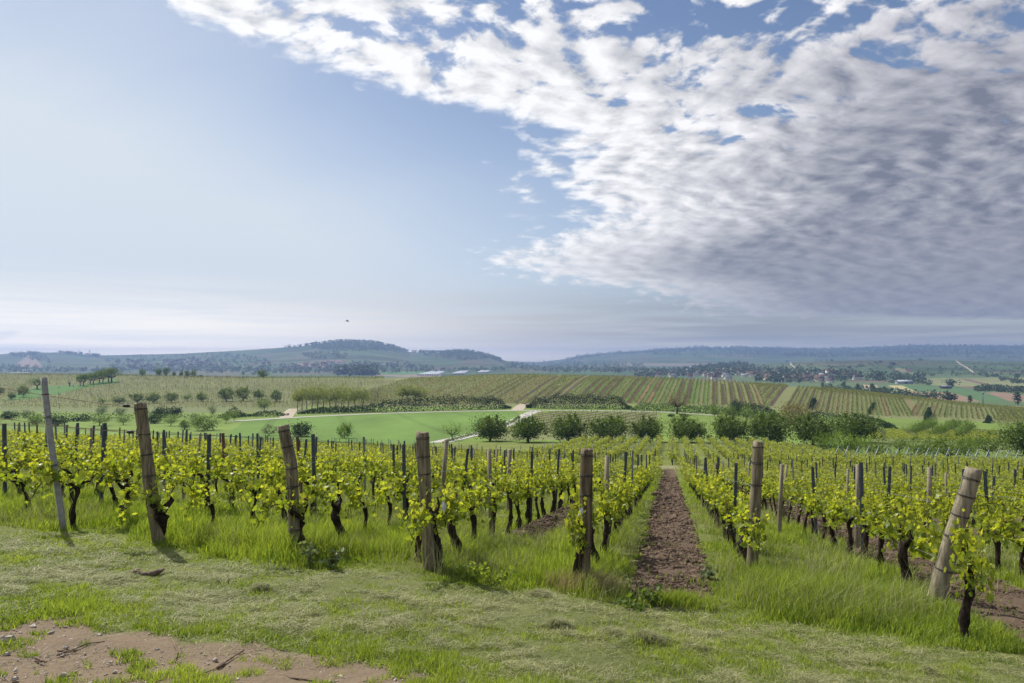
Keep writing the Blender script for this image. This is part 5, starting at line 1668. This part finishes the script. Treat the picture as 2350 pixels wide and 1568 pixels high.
# ------------------------------------------------------------------ grass, hay, clods, stones, twigs, weeds
MAT_GRASS = leaf_mat('grass_blade', (.085, .150, .016), (.350, .420, .085), (1.45, 1.42, .60), trans=.48, rough=.45, spec=.3, objvar=0)
MAT_HAY = leaf_mat('cut_grass', (.120, .140, .050), (.420, .410, .200), (1.1, 1.1, .8), trans=.25, rough=.6, spec=.2, objvar=0)

def blades(name, X, Y, Hh, Wd, lean, v, mat, rng, dz=0.0, segs=2, flat=0.0):
    n = len(X)
    Z = zg(X, Y) + dz
    o = X - ROWT * Y
    a = rng.uniform(0, 2 * math.pi, n)
    tx, ty = np.cos(a) * Wd, np.sin(a) * Wd
    la = rng.uniform(0, 2 * math.pi, n)
    lx = np.cos(la) * lean * Hh + .12 * Hh; ly = np.sin(la) * lean * Hh - .06 * Hh
    zz = np.sqrt(np.maximum(Hh ** 2 - (lx ** 2 + ly ** 2), (Hh * .25) ** 2)) if flat == 0 else Hh * flat
    B = np.stack([X, Y, Z - .01], -1)
    t = np.stack([tx, ty, 0 * tx], -1)
    mid = B + np.stack([lx * .28, ly * .28, zz * .58], -1)
    tip = B + np.stack([lx, ly, zz * (.97 if flat == 0 else rng.uniform(.2, 1.2, n))], -1)
    if segs == 2:
        V = np.stack([B - t, B + t, mid - t * .8, mid + t * .8, tip], 1).reshape(-1, 3)
        k = np.arange(n)[:, None] * 5
        q = k + np.array([[0, 1, 3, 2]]); tr = k + np.array([[2, 3, 4]])
        return mesh_np(name, V, [q, tr], mat, np.concatenate([v, v]))
    V = np.stack([B - t, B + t, tip], 1).reshape(-1, 3)
    return mesh_np(name, V, [np.arange(n)[:, None] * 3 + np.array([[0, 1, 2]])], mat, v)

def sample(n, y0, y1, rng, smax=.80):
    s = rng.uniform(-smax, smax, n)
    Y = y0 * (y1 / y0) ** rng.random(n)
    return s * Y, Y

def tilled_mask(X, Y, g=0.0):
    o = X - ROWT * Y
    m = np.zeros(len(X), bool)
    for (oc, hw, a, b) in TILLED:
        m |= (np.abs(o - oc) < hw + g) & (Y > a) & (Y < b)
    return m

def build_grass():
    r = np.random.default_rng(21)
    X, Y = sample(560000, 6.3, 58, r)
    Z = zg(X, Y); px = CX + F * X / Y; py = HY - F * Z / Y
    o = X - ROWT * Y
    ok = (py < line_at(MOWN_LINE, px) - 4 + 26 * fbm(X / .5, Y / .5, 3, 7)) & ~(tilled_mask(X, Y) & (r.random(len(X)) > np.where(fbm(X / .5, Y / .5, 2, 83) > .30, .25, .03))) & ~(tilled_mask(X, Y, .14) & (fbm(X / .3, Y / .3, 2, 84) < 0)) & (o > -45)
    X, Y, px, py, o = X[ok], Y[ok], px[ok], py[ok], o[ok]
    n = len(X)
    offs = np.array(sorted(a[0] for a in ALLROWS))
    d = np.min(np.abs(o[:, None] - offs[None, :]), axis=1)
    cl = fbm(X / .9, Y / .9, 3, 51); cl2 = fbm(X / .22, Y / .22, 2, 52)
    front = np.clip(1 - (line_at(MOWN_LINE, px) - py) / 120.0, 0, 1)
    H = .12 + .22 * cl + .15 * front + .08 * cl2 + .07 * np.clip(1 - d / .5, 0, 1)
    # the lush tuft before the leaning post and along the verge
    H += .13 * np.exp(-(((px - 1850) / 220) ** 2 + ((py - 1390) / 60) ** 2)) + .10 * np.exp(-(((px - 300) / 200) ** 2 + ((py - 1235) / 40) ** 2)) + .08 * np.exp(-(((px - 700) / 160) ** 2 + ((py - 1270) / 50) ** 2))
    ramp = np.clip((line_at(MOWN_LINE, px) - py + 14 * cl2 + 16 * cl) / 46.0, .12, 1)
    H *= r.uniform(.45, 1.25, n) * ramp
    H = np.clip(H, .03, .55)
    # keep the strip between the near posts visible
    H = np.where((np.abs(o - .04) < .85), H * .62, H)
    Wd = .0040 * np.clip(Y / 9.0, .9, 4.5) * r.uniform(.7, 1.4, n)
    v = np.clip(.45 + .38 * cl + .30 * r.standard_normal(n) - .1 * cl2, 0, 1)
    near = Y < 16
    me = blades('tall_grass', X[near], Y[near], H[near], Wd[near], r.uniform(.15, .55, near.sum()), v[near], MAT_GRASS, r)
    tag(obj('tall_grass', me), 'tall uncut grass round the end posts and under the first vines', 'grass', None, 'stuff')
    f = ~near
    me = blades('vineyard_grass', X[f], Y[f], H[f] * .9, Wd[f], r.uniform(.15, .5, f.sum()), v[f], MAT_GRASS, r, segs=1)
    tag(obj('vineyard_grass', me), 'grass growing between the vine rows further down', 'grass', None, 'stuff')
    # seed heads and dry stalks
    X, Y = sample(30000, 7, 24, r)
    px = CX + F * X / Y; py = HY - F * zg(X, Y) / Y
    ok = (py < line_at(MOWN_LINE, px) - 6) & ~tilled_mask(X, Y, .05) & (fbm(X / 1.1, Y / 1.1, 2, 77) > .02)
    X, Y = X[ok], Y[ok]; n = len(X)
    me = blades('seeding_grass', X, Y, r.uniform(.30, .62, n), .0022 * np.clip(Y / 8, 1, 3), r.uniform(.3, .7, n), r.uniform(.45, 1, n), MAT_HAY, r)
    tag(obj('seeding_grass', me), 'pale seeding grass stalks above the green', 'grass', None, 'stuff')
    # mown verge: short green blades
    X, Y = sample(560000, 3.0, 12.5, r, .83)
    px = CX + F * X / Y; py = HY - F * zg(X, Y) / Y
    n1 = fbm(X / 1.7, Y / 1.7, 4, 1); n3 = fbm(X / .35, Y / .35, 2, 3); tf = fbm(X / .16, Y / .16, 3, 61); pt = fbm(X / .75, Y / .75, 3, 62)
    dd = line_at(DIRT_LINE, px) + 6 - (py + 26 * n1 + 9 * n3)          # > 0: above the dirt
    onm = py > line_at(MOWN_LINE, px) - 8
    prob = np.where(dd > 0, .85, 0) 
    prob = np.where(dd > 0, np.where(dd < 60, 1.0, .62 + .5 * pt), np.where((tf + .5 * pt) > .04 + .0021 * np.minimum(-dd, 100), .75, .004))
    ok = onm & (r.random(len(X)) < prob)
    X, Y, dd, tf, pt = X[ok], Y[ok], dd[ok], tf[ok], pt[ok]; n = len(X)
    H = np.clip(.030 + .050 * tf + .028 * np.exp(-((dd - 20) / 45.0) ** 2) + .03 * pt, .024, .15) * r.uniform(.6, 1.5, n)
    pxs = px[ok]; pys = py[ok]
    for (cx_, cy_, rx_, ry_, a_) in ((600, 1352, 26, 11, .12), (1275, 1438, 40, 14, .07), (1490, 1470, 60, 16, .08), (180, 1400, 60, 14, .04), (1480, 1398, 20, 10, .06), (980, 1520, 60, 14, .05), (1500, 1545, 70, 14, .05), (560, 1425, 50, 14, .04)):
        H = H + a_ * np.exp(-(((pxs - cx_) / rx_) ** 2 + ((pys - cy_) / ry_) ** 2)) * r.uniform(.3, 1.2, n)
    v = np.clip(.42 + .45 * pt + .30 * r.standard_normal(n), 0, 1)
    me = blades('mown_grass', X, Y, H, .0038 * np.clip(Y / 5, .8, 2.4) * r.uniform(.7, 1.4, n), r.uniform(.2, .8, n), v, MAT_GRASS, r, segs=1)
    tag(obj('mown_grass', me), 'short mown grass of the verge', 'grass', None, 'stuff')
    # cut hay lying on it
    X, Y = sample(600000, 3.4, 12.5, r, .83)
    px = CX + F * X / Y; py = HY - F * zg(X, Y) / Y
    mid = line_at(MOWN_LINE, px)
    u = (py - mid) / np.maximum(line_at(DIRT_LINE, px) - mid, 60)
    pt = fbm(X / .55, Y / .55, 3, 71); cl = fbm(X / .16, Y / .10, 2, 72)
    dens = np.clip(1.2 - np.abs(u - .42) / .55, 0, 1) * np.clip(.60 + 1.3 * pt + .5 * cl, .10, 1) + .05
    ok = (py > mid - 4) & (r.random(len(X)) < dens) & (py < line_at(DIRT_LINE, px) + 30)
    X, Y, pt, cl = X[ok], Y[ok], pt[ok], cl[ok]; n = len(X)
    L = r.uniform(.04, .15, n)
    me = blades('cut_hay', X, Y, L, .0023 * np.clip(Y / 5, .9, 2.4), r.uniform(.7, 1.0, n), np.clip(.45 + .40 * pt + .4 * r.standard_normal(n), 0, 1), MAT_HAY, r, dz=.010 + .12 * np.clip(cl + .4 * pt, 0, 1) * r.random(n), segs=2, flat=.16)
    tag(obj('cut_hay', me), 'pale cut grass lying in wisps over the verge', 'hay', None, 'stuff')
build_grass()
def build_piles():
    # raked heaps of cut grass, dry grass at the foot of the cracked post, weeds where the tilled strip ends
    r = np.random.default_rng(95)
    def heap(px, py, rx, ry, hgt, n, name, mat, label, L=(.05, .16), v0=.1, v1=.7, flat=.2, width=.0022, up=False):
        x0, y0, _ = gp(px, py)
        a, q = r.uniform(0, 6.283, n), np.abs(r.normal(0, .52, n))
        X = x0 + np.cos(a) * q * rx * (1 + .2 * np.sin(3 * a)); Y = y0 + np.sin(a) * q * ry
        dz = hgt * np.clip(1 - q ** 2, 0, 1) * r.uniform(.2, 1, n) * (1 + .4 * fbm(X / .1, Y / .1, 2, 3))
        return blades(name, X, Y, r.uniform(*L, n), width * r.uniform(.7, 1.4, n), r.uniform(.2 if up else .6, .6 if up else 1, n), r.uniform(v0, v1, n), mat, r, dz=0 if up else dz, segs=2, flat=0 if up else flat)
    for px, py, rx, ry, h, n, nm in ((1278, 1442, .16, .10, .10, 3600, 'small heap of cut grass below the dark cracked post'), (1482, 1474, .24, .12, .08, 5000, 'largest heap of cut grass below the ploughed strip'),
                                     (1402, 1460, .16, .07, .06, 2500, 'flat heap of cut grass between the other two'), (1240, 1366, .16, .08, .05, 2000, 'low heap of cut grass beside the tall tuft'), (600, 1356, .14, .09, .08, 2400, 'heap of cut grass on the verge near the silvery weeds')):
        o = obj('grass_heap', heap(px, py, rx, ry, h, n, 'grass_heap', MAT_HAY, nm, v0=.1, v1=.9)); tag(o, nm, 'grass heap', 'heaps of cut grass')
    o = obj('dry_grass', heap(1345, 1352, .42, .30, 0, 5200, 'dry_grass', MAT_STRAW, '', L=(.06, .30), v0=.2, v1=1, up=True)); tag(o, 'dry straw-coloured grass round the foot of the dark cracked post', 'grass', None, 'stuff')
    o = obj('end_grass', heap(1560, 1388, .62, .34, 0, 2600, 'end_grass', MAT_GRASS, '', L=(.04, .22), v0=.2, v1=.9, up=True, width=.0035)); tag(o, 'ragged grass closing the near end of the ploughed strip', 'grass', None, 'stuff')
MAT_STRAW = leaf_mat('straw', (.20, .15, .075), (.50, .41, .24), (1.1, 1.0, .8), trans=.3, objvar=0)
build_piles()
def build_litter():
    r = np.random.default_rng(91)
    X, Y = sample(26000, 3.1, 7.5, r, .83)
    px = CX + F * X / Y; py = HY - F * zg(X, Y) / Y
    ok = (py > line_at(DIRT_LINE, px) - 70) & (fbm(X / .3, Y / .3, 3, 92) > -.05)
    X, Y = X[ok], Y[ok]; n = len(X)
    me = blades('dry_litter', X, Y, r.uniform(.02, .13, n), r.uniform(.0008, .0026, n), r.uniform(.8, 1, n), r.random(n), MAT_LITTER, r, dz=.006, segs=2, flat=.06)
    tag(obj('dry_litter', me), 'brown stalks and root bits strewn over the dirt', 'litter', None, 'stuff')
MAT_LITTER = leaf_mat('dry_stalk', (.060, .040, .026), (.26, .20, .13), (1, 1, 1), trans=.05, objvar=0)
build_litter()

def lumps(name, X, Y, S, mat, label, cat, rng, zoff=.3, kind='stuff'):
    n = len(X); Z = zg(X, Y)
    base = np.array([(1, 0, 0), (0, 1, 0), (-1, 0, 0), (0, -1, 0), (0, 0, 1), (0, 0, -1), (.7, .7, .5), (-.7, -.7, .4)])
    tri = np.array([[0, 6, 4], [6, 1, 4], [1, 2, 4], [2, 7, 4], [7, 3, 4], [3, 0, 4], [0, 1, 6], [1, 0, 5], [2, 1, 5], [3, 2, 7], [3, 2, 5], [0, 3, 5]])
    V = base[None] * (1 + .28 * rng.standard_normal((n, 8, 1))) * (S[:, None, None] * rng.uniform(.6, 1.2, (n, 1, 3)) * np.array([1, 1, .7]))
    a = rng.uniform(0, 6.28, n); c, s_ = np.cos(a)[:, None], np.sin(a)[:, None]
    V = np.stack([V[..., 0] * c - V[..., 1] * s_, V[..., 0] * s_ + V[..., 1] * c, V[..., 2]], -1)
    V += np.stack([X, Y, Z + S * zoff], -1)[:, None]
    T = tri[None] + (np.arange(n) * 8)[:, None, None]
    o = obj(name, mesh_np(name, V.reshape(-1, 3), [T.reshape(-1, 3)], mat, np.repeat(rng.random(n), len(tri))))
    return tag(o, label, cat, None, kind)
MAT_CLOD = solid_mat('earth_clod', (.055, .038, .028), (.185, .135, .098), 5.0, 1.0, spec=.05, bmp=.6)
MAT_STONE = solid_mat('field_stone', (.26, .22, .18), (.44, .39, .34), 9.0, .85, bmp=.5)
def build_clods():
    r = np.random.default_rng(31)
    xs, ys = [], []
    for (oc, hw, a, b), n in zip(TILLED[:4], (52000, 14000, 5000, 4000)):
        y = np.maximum(a, 7.2) * (min(b, 48) / max(a, 7.2)) ** r.random(n)
        o = oc + r.uniform(-1, 1, n) * hw * (1 + .12 * r.standard_normal(n))
        xs.append(o + ROWT * y); ys.append(y)
    X, Y = np.concatenate(xs), np.concatenate(ys)
    S = r.gamma(1.2, .0070, len(X)) * np.clip(Y / 11, .85, 2.6) + .004
    lumps('earth_clods', X, Y, S, MAT_CLOD, 'crumbled clods of the tilled earth', 'earth', r)
    X, Y = sample(9000, 3.1, 5.6, r, .83)
    px = CX + F * X / Y; py = HY - F * zg(X, Y) / Y
    ok = py > line_at(DIRT_LINE, px) - 10
    X, Y = X[ok], Y[ok]
    S = r.gamma(1.2, .0035, len(X)) + .0015
    lumps('gravel', X, Y, S, MAT_STONE, 'small pebbles and crumbs on the dirt track', 'gravel', r, .2)
    for i, (px, py, w, lab) in enumerate([(20, 1470, 26, 'largest angular stone on the dirt track'), (15, 1503, 14, 'round stone near the photo edge on the dirt track'), (34, 1560, 15, 'reddish stone low on the dirt track'),
                                     (50, 1481, 11, 'small stone beside the largest one'), (151, 1489, 12, 'pale stone by the twigs'), (360, 1492, 9, 'small white stone between two grass tufts'), (372, 1497, 6, 'tiny pale stone next to the small white one')]):
        x, y, z = gp(px, py)
        s_ = w * y / F / 2
        bm_ = MB(); rr = np.random.default_rng(i)
        ph = np.linspace(0, math.pi, 6)[1:-1]; th = np.arange(8) * math.pi / 4
        v = [(math.sin(p) * math.cos(t) * 1.3, math.sin(p) * math.sin(t), math.cos(p) * .62) for p in ph for t in th] + [(0, 0, .6), (0, 0, -.6)]
        v = np.array(v) * s_ * (1 + .13 * rr.standard_normal((len(v), 1)))
        q = [[i0 * 8 + j, i0 * 8 + (j + 1) % 8, (i0 + 1) * 8 + (j + 1) % 8, (i0 + 1) * 8 + j] for i0 in range(3) for j in range(8)]
        t_ = [[32, j, (j + 1) % 8] for j in range(8)] + [[33, 24 + (j + 1) % 8, 24 + j] for j in range(8)]
        bm_.add(v, q, t_)
        tag(obj('stone', bm_.mesh('stone', MAT_STONE), None, (x, y, z + s_ * .3)), lab, 'stone', 'loose stones on the track')
build_clods()

MAT_TWIG = solid_mat('dry_twig', (.09, .06, .04), (.20, .145, .10), 20, .9)
def twig(pts, rad, label, name='twig'):
    W = [np.array(gp(p[0], p[1])) for p in pts]
    P = [w + (0, 0, rad * 1.1 + .004) for w in W]
    t = np.linspace(0, 1, len(P)); tt = np.linspace(0, 1, max(6, 3 * len(P)))
    P = np.array(P); P = np.stack([np.interp(tt, t, P[:, k]) for k in range(3)], -1)
    rg = np.random.default_rng(int(pts[0][0])); P[1:-1] += rg.normal(0, rad * .35, P[1:-1].shape)
    mb = MB(); mb.tube(P, rad * (1.1 - .5 * tt) * (1 + .15 * rg.standard_normal(len(tt))), 7, noise=.12, rng=rg)
    return mb
b = twig([(302, 1317), (320, 1321), (345, 1325), (362, 1324)], .026, '')
b.tube([np.array(gp(345, 1325)) + (0, 0, .03), np.array(gp(360, 1325)) + (0, 0, .05), np.array(gp(375, 1318)) + (0, 0, .06)], [.034, .036, .014], 8, noise=.12)
tag(obj('fallen_branch', b.mesh('fallen_branch', MAT_TWIG)), 'short thick broken vine branch lying on the mown verge', 'branch')
for i, (pts, rad, lab) in enumerate([([(130, 1508), (160, 1497), (200, 1480), (240, 1475)], .006, 'long thin twig curving over the dirt by the tufts'), ([(133, 1497), (160, 1500), (185, 1495)], .007, 'short dark twig by the pale stone'),
      ([(500, 1537), (520, 1522), (560, 1495)], .008, 'dark stalks lying at the border of dirt and grass'), ([(80, 1513), (95, 1521), (108, 1523)], .008, 'short twig alone on bare dirt'),
      ([(400, 1480), (408, 1500), (402, 1520), (412, 1530)], .007, 'forked root standing out of the dirt'), ([(640, 1550), (680, 1563), (720, 1566)], .006, 'thin twig near the lower photo edge'),
      ([(430, 1562), (480, 1545), (520, 1520)], .006, 'long stalk stretched over the dirt'), ([(0, 1482), (20, 1484), (34, 1483)], .008, 'twig at the photo edge beside the largest stone')]):
    tag(obj('twig', twig(pts, rad, lab).mesh('twig', MAT_TWIG)), lab, 'twig', 'twigs lying on the track')

# broad-leaved weeds ------------------------------------------------------------------------
def weed(px, py, h, w, mat, label, seed, n=70):
    x, y, z = gp(px, py); r = np.random.default_rng(seed)
    root = empty('weed_plant', (x, y, z), 0, label, 'weed')
    st = MB(); P = []
    for k in range(6):
        a = r.uniform(0, 6.28); e = np.array([math.cos(a) * w * r.uniform(.3, 1), math.sin(a) * w * r.uniform(.3, 1), h * r.uniform(.6, 1)])
        st.tube([(0, 0, -.02), e * (.4, .4, .6), e], [.004, .003, .0015], 4)
        for q in range(n // 6): 
            f = r.uniform(.15, 1); P.append(e * (f, f, f ** .8) + r.normal(0, .03, 3))
    P = np.array(P); P[:, 2] = np.maximum(P[:, 2], .01)
    V, T, idx = scatter(LEAF_V if mat is MAT_GRASS else QUAD_V * (1.0, 1.6, 1), LEAF_T if mat is MAT_GRASS else QUAD_T, P, r.uniform(.03, .06, len(P)), r)
    obj('stem', st.mesh('stem', MAT_CANE), root); obj('foliage', mesh_np('foliage', V, [T], mat, r.uniform(.2, 1, len(P))[idx]), root)
weed(712, 1300, .34, .14, L_GREY, 'silvery grey-green weed by the crooked post', 1, 80)
weed(758, 1306, .28, .15, L_GREY, 'second silvery weed at the grass edge', 2, 70)
weed(1085, 1335, .22, .30, MAT_GRASS, 'bright yellow-green leafy weed in the grass tuft', 3, 160)
weed(1130, 1342, .20, .26, MAT_GRASS, 'bright leafy weed right of the first one', 4, 130)
weed(1500, 1396, .26, .14, L_YOUNG, 'upright dark leafy weed at the end of the ploughed strip', 5, 90)
weed(1450, 1400, .12, .2, L_YOUNG, 'flat leafy weed on the ploughed strip end', 6, 60)
weed(1625, 1330, .2, .12, L_GREY, 'pale weed at the edge of the strip by the round post', 7, 60)

# white plastic ties and sleeves caught on the vines
MAT_WHITE = solid_mat('white_plastic', (.55, .57, .60), (.72, .74, .76), 14, .4)
for i, (px, py, yy, lab) in enumerate([(1333, 1166, 8.1, 'white plastic scrap fluttering on the dark cracked post'), 
                                       (1018, 1153, 8.6, 'small white tag on the vines right of the stout post')]):
    x = (px - CX) / F * yy; z = (HY - py) / F * yy
    r = np.random.default_rng(i); mb = MB()
    u = np.linspace(0, 1, 5); G = np.array([[(.05 * (a - .5) + .01 * math.sin(b_ * 5), .02 * math.sin(a * 7 + b_ * 4), -.11 * b_ + .015 * math.sin(a * 6)) for b_ in u] for a in u]).reshape(-1, 3) + r.normal(0, .004, (25, 3))
    q = [[k * 5 + j, k * 5 + j + 1, k * 5 + j + 6, k * 5 + j + 5] for k in range(4) for j in range(4)]
    mb.add(G, q)
    tag(obj('plastic_scrap', mb.mesh('plastic_scrap', MAT_WHITE), None, (x, yy, z)), lab, 'plastic scrap', 'white plastic scraps on the vines')

# ------------------------------------------------------------------ haze
def build_haze():
    mb = MB(); mb.box((0, 4450, 43), (24000, 9400, 176))
    m = bpy.data.materials.new('haze_air'); m.use_nodes = True; g = NT(m.node_tree)
    v = g.n('ShaderNodeVolumePrincipled')
    v.inputs['Color'].default_value = (.30, .44, .76, 1)
    v.inputs['Density'].default_value = 0.00021
    v.inputs['Anisotropy'].default_value = 0.25
    o = g.n('ShaderNodeOutputMaterial'); g.l(v.outputs[0], o.inputs['Volume'])
    tag(obj('haze', mb.mesh('haze', m)), 'thin blue haze over the whole valley', None, None, 'stuff')
build_haze()
